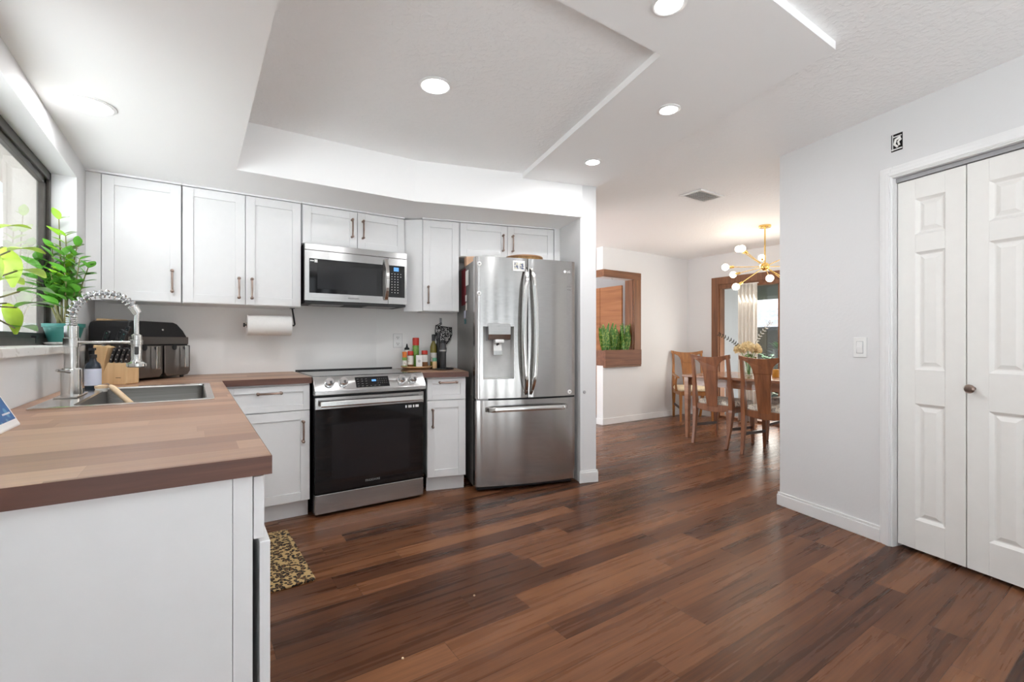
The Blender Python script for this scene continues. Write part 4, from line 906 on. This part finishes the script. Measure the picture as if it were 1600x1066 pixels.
MB().prism([(-0.05, 0), (0.06, 0), (0.055, 0.075), (0.02, 0.09), (-0.052, 0.085)], -0.04, 0.04, 'Y').build('bag', 'peach', t, bevel=0.006)
t = on_fridge('photo_magnet', 'white photo magnet with two pictures at the top of the left refrigerator door', 'magnet', 0.336, bow(0.336)-0.003, 1.728)
MB().box(-0.048, -0.0015, -0.040, 0.048, 0.0, 0.040).build('card', 'paper', t)
MB().box(-0.038, -0.0022, -0.026, -0.004, -0.0016, 0.026).build('picture', 'photo', t); MB().box(0.004, -0.0022, -0.026, 0.040, -0.0016, 0.024).build('picture', 'photo', t)
for x, z, lab in ((0.030, 1.735, 'round white magnet in the top left corner of the refrigerator door'), (0.028, 1.512, 'round white magnet on the left door level with the photo below the corner'), (0.775, 0.742, 'round white magnet low on the right refrigerator door')):
    t = on_fridge('round_magnet', lab, 'magnet', x, bow(x)-0.0015, z, 'round magnets on the refrigerator')
    MB().lathe([(0.017, 0), (0.017, 0.003), (0.013, 0.005), (0, 0.005)], (0, 0, 0), 24, (0, -1, 0)).build('disc', 'white', t, smooth=True)
    MB().box(-0.006, -0.0054, -0.004, 0.006, -0.0050, 0.004).build('mark', 'greyink', t)
for y, z, w, h, m_, lab in ((0.42, 1.60, 0.16, 0.30, 'maroon', 'maroon card held on the refrigerator side'), (0.27, 1.66, 0.10, 0.12, 'paper', 'white note sheet at the top of the refrigerator side'), (0.315, 1.50, 0.05, 0.05, 'white', 'small white magnet below the note sheet'), (0.30, 1.43, 0.05, 0.06, 'label', 'patterned white magnet in the middle of the refrigerator side'), (0.36, 1.37, 0.06, 0.06, 'soapl', 'pale blue magnet low on the refrigerator side'), (0.35, 1.31, 0.06, 0.04, 'tealc', 'teal magnet lowest on the refrigerator side')):
    t = on_fridge('side_magnet', lab, 'magnet', 0.0025, y, z, 'magnets on the refrigerator side')
    off = {'maroon': 0.0, 'paper': -0.004}.get(m_, -0.003)
    MB().box(off-0.0025, -w/2, -h/2, off, w/2, h/2).build('card', m_, t)
# ------------------------------------------------------------------ floor mat and crumbs
rm = thing('kitchen_mat', 'small leopard print mat on the floor beside the sink cabinet', 'mat', (0.305, 2.745, 0), math.radians(1.5))
MB().prism([(a[0], a[1]) for a in rring(-0.165, -0.365, 0.165, 0.365, 0, 0.02)], 0.0005, 0.011).build('pile', 'mat', rm, bevel=0.003)
for x, y, lab in ((1.04, 1.84, 'tiny pale crumb on the floor right of the mat'), (0.62, 1.62, 'tiny pale crumb on the floor near the sink cabinet')):
    t = thing('crumb', lab, 'crumb', (x, y, 0), 0, 'crumbs on the floor'); MB().sphere((0, 0, 0.004), 0.005, 8, 0.8).build('bit', 'brushw', t)
# ------------------------------------------------------------------ plants on the sill
def zz_stem(mf, ms, base, tip, n, L, w, rng, curl=0.0):
    b, t_ = Vector(base), Vector(tip); d = t_-b
    mid = b+d*0.5+Vector((rng.uniform(-.01, .01), rng.uniform(-.01, .01), 0))
    pts = []
    for i in range(9):
        u = i/8; pts.append((b*(1-u)**2+mid*2*u*(1-u)+t_*u*u)+Vector((0, 0, curl*u*u)))
    ms.tube(pts, [0.0055*(1-0.6*i/8) for i in range(9)], 7)
    az = rng.uniform(0, PI)
    for i in range(n):
        u = 0.38+0.62*i/max(1, n-1); k = min(7.99, u*8); i0 = int(k); p = pts[i0].lerp(pts[i0+1] if i0 < 8 else pts[8], k-i0)
        ax = (pts[min(8, i0+1)]-pts[max(0, i0-1)]).normalized()
        for s in (-1, 1):
            o = Vector((math.cos(az), math.sin(az), 0)); o = (o-ax*o.dot(ax)).normalized()*s
            dr_ = (o*0.85+ax*0.7+Vector((rng.uniform(-.3, .3), rng.uniform(-.3, .3), rng.uniform(-.1, .2)))).normalized()
            ll = L*(0.75+0.4*rng.random())*(1-0.25*(i/(n)))
            mf.leaf(p, dr_, ll, w*ll/L, up=ax, droop=0.15, fold=0.2)
        az += 0.5+rng.uniform(-.3, .3)
def pot_mb(r0, r1, h): return MB().lathe([(r0, 0), (r1*0.96, h*0.8), (r1*0.96, h*0.82), (r1*1.03, h*0.83), (r1*1.05, h), (r1*0.97, h), (r1*0.93, h*0.86), (0, h*0.86)], n=36)
zs = thing('plant_saucer', 'pale saucer on the sill under the teal pot', 'saucer', (-0.560, 3.285, 1.1282))
MB().lathe([(0.062, 0), (0.080, 0.012), (0.082, 0.016), (0.078, 0.015), (0.06, 0.005), (0, 0.005)], n=36).build('dish', 'sill', zs, smooth=True)
zp = thing('zz_plant', 'green leafy plant in a teal pot on the sill beside the window', 'potted plant', (-0.560, 3.285, 1.1335))
pot_mb(0.055, 0.080, 0.105).build('pot', 'teal', zp, smooth=True)
MB().lathe([(0.074, 0.088), (0.04, 0.102), (0, 0.106)], n=24).build('soil', 'soil', zp)
rng = random.Random(3); mf, ms, my = MB(), MB(), MB()
U = Vector((0.828, -0.5606, 0)); V_ = Vector((0.5606, 0.828, 0))
for bx, tx, ty, tz, n, L in ((-.02, -.06, 0.0, .40, 7, .085), (.01, -.01, .02, .47, 8, .08), (.0, -.10, -.03, .33, 6, .09), (.03, .02, -.02, .36, 6, .08), (.02, .10, -.02, .34, 6, .075), (.03, .125, .0, .30, 6, .07), (-.02, -.115, -.02, .24, 4, .09), (-.03, -.03, -.04, .28, 6, .085), (0, .04, .03, .42, 6, .075), (-.01, -.045, .02, .56, 5, .07), (.015, .06, -.05, .22, 4, .08)):
    ms_t = U*tx+V_*ty+Vector((0, 0, 0.10+tz*0.98))
    zz_stem(my if tz > 0.43 else mf, ms, U*bx+Vector((0, 0, 0.095)), ms_t, n, L*1.12, L*0.66, rng)
mf.build('leaves', 'leaf', zp, smooth=True); my.build('new_leaves', 'leafy', zp, smooth=True); ms.build('stems', 'stem', zp, smooth=True)
lp = thing('pothos', 'lime green trailing plant on the sill at the left edge of the photo', 'potted plant', (-0.575, 2.06, 1.1282))
pot_mb(0.05, 0.07, 0.12).build('pot', 'white', lp, smooth=True); MB().lathe([(0.064, 0.10), (0, 0.108)], n=20).build('soil', 'soil', lp)
mf, ms, md_ = MB(), MB(), MB()
for i, (tt, ss, zz, L) in enumerate(((0.09, 0.0, .32, .13), (0.12, 0.03, .24, .13), (0.10, -.01, .20, .12), (0.13, 0.0, .12, .11), (0.04, 0.03, .30, .12), (0.0, 0.0, .36, .12), (-.06, .02, .28, .12), (0.06, .05, .16, .12), (.14, .02, .03, .11), (-.10, 0, .2, .11), (.02, .05, .10, .11), (.125, -.01, .28, .10))):
    tip = Vector((ss, tt+0.27, zz+0.04)); L *= 1.05; ms.tube([(0, 0, 0.10), (ss*0.4, tt*0.4, max(0.13, zz*0.8)), tip], 0.003, 6)
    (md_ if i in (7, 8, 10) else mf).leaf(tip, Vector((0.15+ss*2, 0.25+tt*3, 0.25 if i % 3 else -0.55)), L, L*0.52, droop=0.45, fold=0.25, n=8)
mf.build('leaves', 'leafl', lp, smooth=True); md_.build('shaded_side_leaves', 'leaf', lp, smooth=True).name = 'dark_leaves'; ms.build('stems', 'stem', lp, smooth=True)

# ------------------------------------------------------------------ dining room: wood framed opening, planter, snake plants
op = bpy.data.objects.new('trim_3', None); C.objects.link(op); op.location = (4.613, TB, 0)
struct(op, 'dark wood frame around the opening in the dining room wall', 'trim')
MB().box(-0.012, -0.032, 2.032, 0.742, 0.135, 2.130).build('head', 'casingx', op, bevel=0.004)
MB().box(0.604, -0.030, 0.812, 0.742, -0.001, 2.031).box(0.585, -0.001, 0.812, 0.602, 0.135, 2.031).build('jamb', 'casing', op, bevel=0.003)
MB().tube([(0.20+0.012*math.cos(q), 0.02, 2.02+0.012*math.sin(q)) for q in [2*PI*i/14 for i in range(14)]], 0.002, 6, closed=True).build('hook', 'grey', op)
pb_ = thing('planter_box', 'long rough wooden planter box set into the framed opening', 'planter', (4.613, TB, 0.812))
m_ = MB(); m_.box(-0.008, -0.055, 0.0, 0.722, -0.030, 0.215); m_.box(0.02, 0.105, 0.002, 0.583, 0.120, 0.200); m_.box(-0.008, -0.030, 0.0, 0.010, 0.12, 0.21); m_.box(0.010, -0.030, 0.0, 0.583, 0.105, 0.02)
m_.build('box', 'panelx', pb_, bevel=0.003); MB().box(0.011, -0.029, 0.021, 0.580, 0.104, 0.185).build('soil', 'soil', pb_)
MB().box(0.0, -0.048, -0.026, 0.722, -0.002, -0.001).build('ledge', 'casingx', pb_)
rng = random.Random(11)
words = ['leftmost', 'second', 'third', 'fourth', 'fifth', 'sixth', 'rightmost']
for i in range(7):
    x = 0.055+i*0.078
    t = thing('snake_plant', 'upright green snake plant in the wooden planter, %s along the box' % words[i], 'plant', (4.613+x, TB+0.035, 0.812+0.184), 0, 'snake plants in the planter')
    mb = MB()
    for j in range(5):
        a_ = rng.uniform(0, 2*PI); h_ = rng.uniform(0.24, 0.42); l_ = Vector((math.cos(a_)*0.20, math.sin(a_)*0.12, 1))
        mb.leaf((rng.uniform(-.025, .025), rng.uniform(-.02, .02), 0), l_, h_, 0.066, up=(math.cos(a_+1.2), math.sin(a_+1.2), 0), droop=0.05, fold=0.35, n=7)
    mb.build('leaves', 'snake', t, smooth=True)
ws = thing('wood_screen', 'tall wooden partition behind the planter opening', 'screen', (5.155, 4.76, 0))
for i in range(3): MB().box(0, 0.003+i*0.44, 0.0, 0.03, 0.437+i*0.44, 1.965).build('board', 'panelv', ws, bevel=0.002)
# ------------------------------------------------------------------ sliding glass door
w2 = bpy.data.objects.new('window_2', None); C.objects.link(w2); w2.location = (SO, 0, 0)
struct(w2, 'wood framed sliding glass door behind the dining table', 'window')
m_ = MB(); m_.box(-0.025, 4.065, 0.0, -0.001, 4.178, 2.10); m_.box(-0.025, 1.99, 0.0, -0.001, 2.10, 2.10); m_.box(-0.025, 2.10, 1.992, -0.001, 4.065, 2.10)
m_.build('casing', 'casing', w2, bevel=0.004)
m_ = MB(); m_.box(0.0, 4.052, 0.0, 0.12, 4.069, 1.994); m_.box(0.0, 2.101, 0.0, 0.12, 2.118, 1.994); m_.box(0.0, 2.118, 1.93, 0.12, 4.052, 1.994); m_.box(0.0, 2.118, 0.0, 0.12, 4.052, 0.035)
m_.build('door_frame', 'casing', w2)
m_ = MB()
for t_ in (3.745, 3.195, 2.60): m_.box(0.03, t_-0.03, 0.036, 0.075, t_+0.03, 1.929)
m_.build('stile', 'casing', w2)
MB().box(0.050, 2.12, 0.036, 0.054, 4.05, 1.929).build('pane', 'pane', w2)
cu = thing('curtain', 'ivory curtain gathered at the middle of the sliding glass door', 'curtain', (6.415, 3.45, 0))
m_ = MB(); N = 60; rows = []
for z in (0.02, 0.5, 1.0, 1.5, 1.95):
    rows.append([m_.bm.verts.new((0.022*math.sin(2*PI*5*i/N), 0.27*i/N, z)) for i in range(N+1)])
for A, B in zip(rows, rows[1:]):
    for i in range(N): m_.bm.faces.new((A[i], A[i+1], B[i+1], B[i]))
o = m_.build('cloth', 'curtain', cu, smooth=True, angle=180); sd_ = o.modifiers.new('thick', 'SOLIDIFY'); sd_.thickness = 0.003
MB().tube([(0, -0.02, 1.955), (0, 0.30, 1.955)], 0.007, 8).build('rail', 'white', cu)
struct(MB().box(6.66, 4.36, -0.12, 7.60, 4.48, 2.3).build('exterior_wing', 'wall'), 'pale outer wing wall beyond the sliding door', 'wall')
struct(MB().box(6.66, 3.35, 2.08, 10.6, 7.5, 2.2).build('exterior_patio_roof', 'lanai'), 'dark patio roof outside the sliding door', 'roof')
struct(MB().box(6.66, -3.5, -0.119, 10.6, 4.36, -0.02).build('exterior_patio', 'patio'), 'pale patio slab outside the sliding door', 'patio')
nh = thing('neighbour_house', 'house with a grey shingle roof beyond the patio', 'house', (15.0, 7.8, -0.12))
MB().box(0, -9, 0, 6, 6, 1.66).build('wall', 'hwall', nh)
MB().prism([(-0.5, 1.60), (3.2, 2.42), (3.2, 2.50), (-0.5, 1.70)], -9.5, 6.5, 'Y').build('roof', 'shingle', nh)
MB().prism([(3.0, 2.40), (6.5, 3.15), (6.5, 1.5), (3.0, 1.5)], -9.4, 6.4, 'Y').build('upper_roof', 'pinkroof', nh)
MB().box(-0.45, 0.10, 0, -0.28, 0.30, 1.58).build('porch_post', 'white', nh)
rng = random.Random(5)
for i, (x, y, h_, lab) in enumerate(((10.2, 4.9, 1.0, 'small dark green shrub at the patio edge left of the others'), (11.0, 5.6, 0.95, 'dark green shrub in the middle beyond the patio'), (11.3, 6.9, 1.05, 'green shrub farthest back beyond the patio'))):
    t = thing('garden_shrub', lab, 'shrub', (x, y, -0.12), 0, 'shrubs beyond the patio')
    mb = MB()
    for j in range(90):
        a_ = rng.uniform(0, 2*PI); r_ = 0.5*math.sqrt(rng.random()); z_ = rng.uniform(0.1, h_)
        mb.leaf((r_*math.cos(a_), r_*math.sin(a_), z_), (math.cos(a_), math.sin(a_), rng.uniform(-.2, .8)), 0.22, 0.11, n=3)
    mb.build('foliage', 'shrub', t); MB().tube([(0, 0, 0), (0.02, 0, h_*0.8)], 0.03, 6).build('stem', 'stem', t)
pp = thing('patio_planter', 'dark patio pot with pale flowers outside the glass door', 'potted plant', (8.6, 4.15, -0.02))
MB().lathe([(0.12, 0.0), (0.16, 0.02), (0.05, 0.08), (0.04, 0.70), (0.12, 0.78), (0.17, 1.02), (0.15, 1.02), (0, 0.98)], n=24).build('pot', 'dgrey', pp, smooth=True)
mb = MB()
for j in range(60):
    a_ = rng.uniform(0, 2*PI); mb.leaf((0.05*math.cos(a_), 0.05*math.sin(a_), 0.98), (math.cos(a_)*0.6, math.sin(a_)*0.6, rng.uniform(.3, 1.2)), rng.uniform(.12, .26), 0.06, n=4)
mb.build('foliage', 'leaf', pp)
#PART4
# ------------------------------------------------------------------ dining table and chairs
dt = thing('dining_table', 'long walnut dining table in front of the sliding glass door', 'table', (5.31, 2.50, 0))
TW, TL = 0.485, 1.01
MB().prism([(a[0], a[1]) for a in rring(-TW, -TL, TW, TL, 0, 0.02)], 0.722, 0.750).build('tabletop', 'table', dt, bevel=0.005)
for nm, bx in (('apron', (-TW+0.085, -TL+0.06, TW-0.085, -TL+0.08)), ('apron', (-TW+0.085, TL-0.08, TW-0.085, TL-0.06)), ('apron', (-TW+0.085, -TL+0.081, -TW+0.105, TL-0.081)), ('apron', (TW-0.105, -TL+0.081, TW-0.085, TL-0.081))):
    MB().box(bx[0], bx[1], 0.625, bx[2], bx[3], 0.7215).build(nm, 'table', dt)
for sx in (-1, 1):
    for sy in (-1, 1):
        x, y = sx*(TW-0.055), sy*(TL-0.05)
        MB().ribbon([[(x-r_, y-r_, z), (x+r_, y-r_, z), (x+r_, y+r_, z), (x-r_, y+r_, z)] for z, r_ in ((0, 0.018), (0.4, 0.026), (0.7215, 0.030))]).build('leg', 'table', dt, bevel=0.004)
def lp3(pts, n):
    out = []
    for i in range(n+1):
        u = i/n*(len(pts)-1); k = min(int(u), len(pts)-2); f_ = u-k
        P = [Vector(pts[max(0, k-1)]), Vector(pts[k]), Vector(pts[k+1]), Vector(pts[min(len(pts)-1, k+2)])]
        out.append(0.5*((2*P[1])+(P[2]-P[0])*f_+(2*P[0]-5*P[1]+4*P[2]-P[3])*f_*f_+(3*P[1]-P[0]-3*P[2]+P[3])*f_**3))
    return out
def back_y(z): return 0.215+0.05*max(0, (z-0.42))/0.58+0.02*max(0, (z-0.42)/0.58)**2 if z > 0.42 else 0.215+0.075*((0.42-z)/0.42)**1.6
def chair(label, loc, rz, m='chair', seat='seat', arms=False):
    t = thing('dining_chair', label, 'chair', loc, rz, 'dining chairs')
    for s in (-1, 1):
        sec = []
        for i in range(23):
            z = 1.0*i/22; x = s*(0.195+0.018*math.sin(PI*min(1, z/1.0))+0.010*(z > 0.8)*(z-0.8)*5)
            w_ = 0.016+0.008*math.exp(-((z-0.45)/0.2)**2); d_ = 0.017+0.012*math.exp(-((z-0.42)/0.2)**2)
            y = back_y(z); sec.append([(x-w_, y-d_, z), (x+w_, y-d_, z), (x+w_, y+d_, z), (x-w_, y+d_, z)])
        MB().ribbon(sec).build('rear_leg', m, t, bevel=0.004)
        sec = [[(s*xx-r_, y-r_, z), (s*xx+r_, y-r_, z), (s*xx+r_, y+r_, z), (s*xx-r_, y+r_, z)] for z, r_, y, xx in ((0, 0.013, -0.225, 0.218), (0.25, 0.019, -0.215, 0.215), (0.43, 0.022, -0.21, 0.215))]
        MB().ribbon(sec).build('front_leg', m, t, bevel=0.004)
        MB().ribbon([[(s*0.205-0.008, y, 0.165+dz), (s*0.205+0.008, y, 0.165+dz), (s*0.205+0.008, y, 0.195+dz), (s*0.205-0.008, y, 0.195+dz)] for y, dz in ((-0.20, 0.0), (0.20, 0.02))]).build('stretcher', 'chaird', t)
    # crest rail merging into the splat
    def crest(x):
        u = abs(x)/0.225; top = 0.975+0.030*u*u
        return top
    poly = []
    n = 20
    for i in range(n+1): x = -0.232+0.464*i/n; poly.append((x, crest(x)))
    low = [(0.232, 0.962), (0.203, 0.957), (0.168, 0.946), (0.132, 0.926), (0.106, 0.895), (0.093, 0.86), (0.088, 0.82)]
    poly2 = poly+low+[(-a, b) for a, b in low[::-1]]
    m_ = MB(); m_.prism(poly2, -0.012, 0.012, 'Y')
    for v in m_.bm.verts: v.co.y += back_y(v.co.z)+0.03*(1-(v.co.x/0.23)**2)*0.6
    m_.build('crest_rail', m, t, bevel=0.005)
    sec = []
    for i in range(13):
        z = 0.825-(0.825-0.43)*i/12; w_ = 0.087-0.026*(i/12)**0.8; y = back_y(z)+0.018
        sec.append([(-w_, y-0.006, z), (w_, y-0.006, z), (w_, y+0.006, z), (-w_, y+0.006, z)])
    MB().ribbon(sec).build('splat', m, t, bevel=0.002)
    m_ = MB()
    for i in range(17):
        x = -0.19+0.38*i/16
    m_.prism([(-0.2, 0.395), (-0.1, 0.375), (0, 0.368), (0.1, 0.375), (0.2, 0.395), (0.2, 0.45), (-0.2, 0.45)], 0.205, 0.235, 'Y'); m_.build('rear_rail', m, t, bevel=0.003)
    m_ = MB(); m_.box(-0.2, -0.222, 0.372, 0.2, -0.200, 0.432); m_.build('front_rail', m, t, bevel=0.003)
    for s in (-1, 1): MB().box(s*0.215-0.011, -0.19, 0.375, s*0.215+0.011, 0.20, 0.432).build('side_rail', m, t, bevel=0.003)
    m_ = MB(); q = rring(-0.232, -0.240, 0.232, 0.198, 0, 0.05)
    secs = [[(x*k, (y+0.02)*k-0.02, z) for x, y, _ in q] for k, z in ((0.95, 0.4325), (1.0, 0.445), (1.0, 0.465), (0.95, 0.485), (0.80, 0.495), (0.4, 0.500))]
    m_.ribbon(secs); m_.build('seat', seat, t, smooth=True, angle=60)
    if arms:
        for s in (-1, 1):
            m_ = MB(); pts = lp3([(s*0.215, back_y(0.66)-0.01, 0.66), (s*0.245, 0.05, 0.655), (s*0.255, -0.12, 0.645), (s*0.245, -0.205, 0.625)], 12)
            m_.ribbon([[(p_.x-0.018, p_.y, p_.z-0.010), (p_.x+0.018, p_.y, p_.z-0.010), (p_.x+0.018, p_.y, p_.z+0.010), (p_.x-0.018, p_.y, p_.z+0.010)] for p_ in pts]).build('armrest', m, t, bevel=0.004)
            m_ = MB(); pts = lp3([(s*0.240, -0.06, 0.42), (s*0.252, -0.09, 0.54), (s*0.253, -0.15, 0.636)], 8)
            m_.tube(pts, 0.014, 8); m_.build('arm_post', m, t, smooth=True)
    return t
chair('walnut dining chair at the near side of the table, its whole back in view', (4.955, 3.045, 0), math.radians(92))
chair('walnut dining chair half hidden behind the closet wall corner', (4.885, 2.435, 0), math.radians(92))
chair('honey brown armchair with cream seat in the dining room corner', (6.03, 4.20, 0), math.radians(-40), 'chairl', 'seatc', True)
chair('walnut dining chair on the far side of the table by the glass door', (5.72, 2.62, 0), math.radians(-90))
# ------------------------------------------------------------------ on the table
va = thing('glass_vase', 'clear glass vase holding cream flowers on the table', 'vase', (5.29, 2.94, 0.7502))
MB().lathe([(0.0, 0.0), (0.045, 0.0), (0.048, 0.004), (0.042, 0.08), (0.045, 0.15), (0.058, 0.19), (0.055, 0.19), (0.041, 0.15), (0.038, 0.08), (0.042, 0.012), (0, 0.010)], n=32).build('glass', 'clear', va, smooth=True)
rng = random.Random(21)
fl_ = [(-0.10, 0.0, 0.30, 0.068, 'leftmost'), (-0.035, -0.05, 0.32, 0.065, 'front centre'), (0.01, 0.05, 0.335, 0.068, 'topmost'), (0.055, -0.03, 0.315, 0.066, 'right of centre'), (0.10, 0.02, 0.29, 0.058, 'rightmost')]
for (a_, b_, z, r_, w_) in fl_:
    c = U*a_+V_*b_
    t = thing('cream_flower', 'full cream flower head in the glass vase, %s of the bunch' % w_, 'flower', (5.29, 2.94, 0.765), 0, 'cream flowers in the vase')
    mb = MB(); cc = c+Vector((0, 0, z-0.015))
    for j in range(110):
        th = math.acos(1-1.75*rng.random()); ph_ = rng.uniform(0, 2*PI); d = Vector((math.sin(th)*math.cos(ph_), math.sin(th)*math.sin(ph_), math.cos(th)*0.8))
        mb.leaf(cc+d*r_*0.45, d+Vector((rng.uniform(-.3, .3), rng.uniform(-.3, .3), rng.uniform(-.2, .3))), r_*0.62, 0.026, up=(-d.y+0.01, d.x, 0.2), droop=-0.15, fold=0.4, n=4)
    mb.sphere(cc, r_*0.5, 12); mb.build('bloom', 'flower', t, smooth=True)
    MB().tube([(c.x*0.1, c.y*0.1, 0.0), (c.x*0.25, c.y*0.25, 0.12), (c.x*0.9, c.y*0.9, z-0.03)], 0.0035, 6).build('stem', 'leaf', t, smooth=True)
    lf = MB()
    for j in range(3):
        a2 = rng.uniform(0, 2*PI); lf.leaf((c.x*0.6, c.y*0.6, z*0.7), (math.cos(a2), math.sin(a2), -0.1), 0.07, 0.035, n=5)
    lf.build('leaves', 'leaf', t, smooth=True)
for (pts_, m_, nm, lab) in (((( 0, 0, 0.0), (-0.06, 0, 0.20), (-0.16, 0, 0.36), (-0.34, 0, 0.46)), 'ink', 'dry_twig', 'dark dry twig sticking out left of the cream flowers'), (((0, 0, 0.0), (0.03, 0.01, 0.22), (0.12, 0.02, 0.42), (0.26, 0.02, 0.60)), 'label', 'dried_frond', 'pale dried frond rising right of the cream flowers')):
    t = thing(nm, lab, 'dried plant', (5.29, 2.94, 0.765))
    P_ = [U*x+V_*y+Vector((0, 0, z)) for x, y, z in lp3(pts_, 20)]
    MB().tube(P_, 0.0022, 6).build('stem', 'stem', t, smooth=True)
    mb = MB()
    for i in range(11, 21):
        for s in (-1, 1):
            d = (P_[i]-P_[i-1]).normalized(); n_ = Vector((0, 0, 1)).cross(V_); n_ = d.cross(V_)*s
            mb.leaf(P_[i], d*0.7+n_, 0.032, 0.012, up=V_, n=4)
    mb.build('leaflets', m_ if m_ == 'ink' else 'paper', t)
ca = thing('candle_jar', 'amber candle jar on the table right of the vase', 'candle', (5.32, 2.655, 0.7502))
MB().lathe([(0.034, 0), (0.036, 0.003), (0.036, 0.085), (0.032, 0.086), (0.031, 0.07), (0, 0.07)], n=28).build('jar', 'amber', ca, smooth=True); MB().lathe([(0.0315, 0.0705), (0, 0.0708)], n=24).build('wax', 'flower', ca)
# ------------------------------------------------------------------ chandelier
ch = thing('sputnik_chandelier', 'brass sputnik chandelier with round bulbs above the dining table', 'chandelier', (5.29, 2.755, HC))
MB().lathe([(0.062, 0), (0.062, -0.018), (0.056, -0.024), (0.012, -0.026), (0, -0.026)], n=32).build('canopy', 'brass', ch, smooth=True)
MB().cyl((0, 0, -0.02), (0, 0, -0.42), 0.0075).build('rod', 'brass', ch, smooth=True)
HZ = -0.46
MB().sphere((0, 0, HZ), 0.047, 24).build('hub', 'brass', ch, smooth=True)
k = 0.0072
for (dx, dz, dy) in ((-21, 36, 43), (-49, 23, -26), (-60, 0, 6), (-50, -33, -8), (-20, -25, -50), (-24, -5, 54), (22, 23, 51), (26, 9, 53), (18, -33, -46), (50, 25, -22), (60, 0, -4), (50, -30, 14)):
    d = U*dx+V_*dy+Vector((0, 0, dz)); d.normalize(); o_ = Vector((0, 0, HZ))
    ar = MB().cyl(o_+d*0.04, o_+d*0.345, 0.0042, n=10).build('arm', 'brass', ch, smooth=True)
    MB().cyl(o_+d*0.335, o_+d*0.388, 0.0145, n=16).build('socket', 'brass', ar, smooth=True)
    MB().lathe([(0.010, 0.385), (0.012, 0.392), (0.024, 0.399), (0.034, 0.411), (0.038, 0.427), (0.034, 0.443), (0.024, 0.456), (0.011, 0.463), (0, 0.464)], o_, 24, d).build('bulb', 'bulb', ar, smooth=True)
# lettering becomes ordinary meshes
dg = bpy.context.evaluated_depsgraph_get()
for o in [o for o in bpy.data.objects if o.type == 'FONT']:
    me = bpy.data.meshes.new_from_object(o.evaluated_get(dg)); n_ = bpy.data.objects.new('logo', me); C.objects.link(n_)
    n_.parent = o.parent; n_.matrix_parent_inverse = o.matrix_parent_inverse; n_.matrix_basis = o.matrix_basis.copy()
    if not me.materials: me.materials.append(o.data.materials[0])
    bpy.data.objects.remove(o)
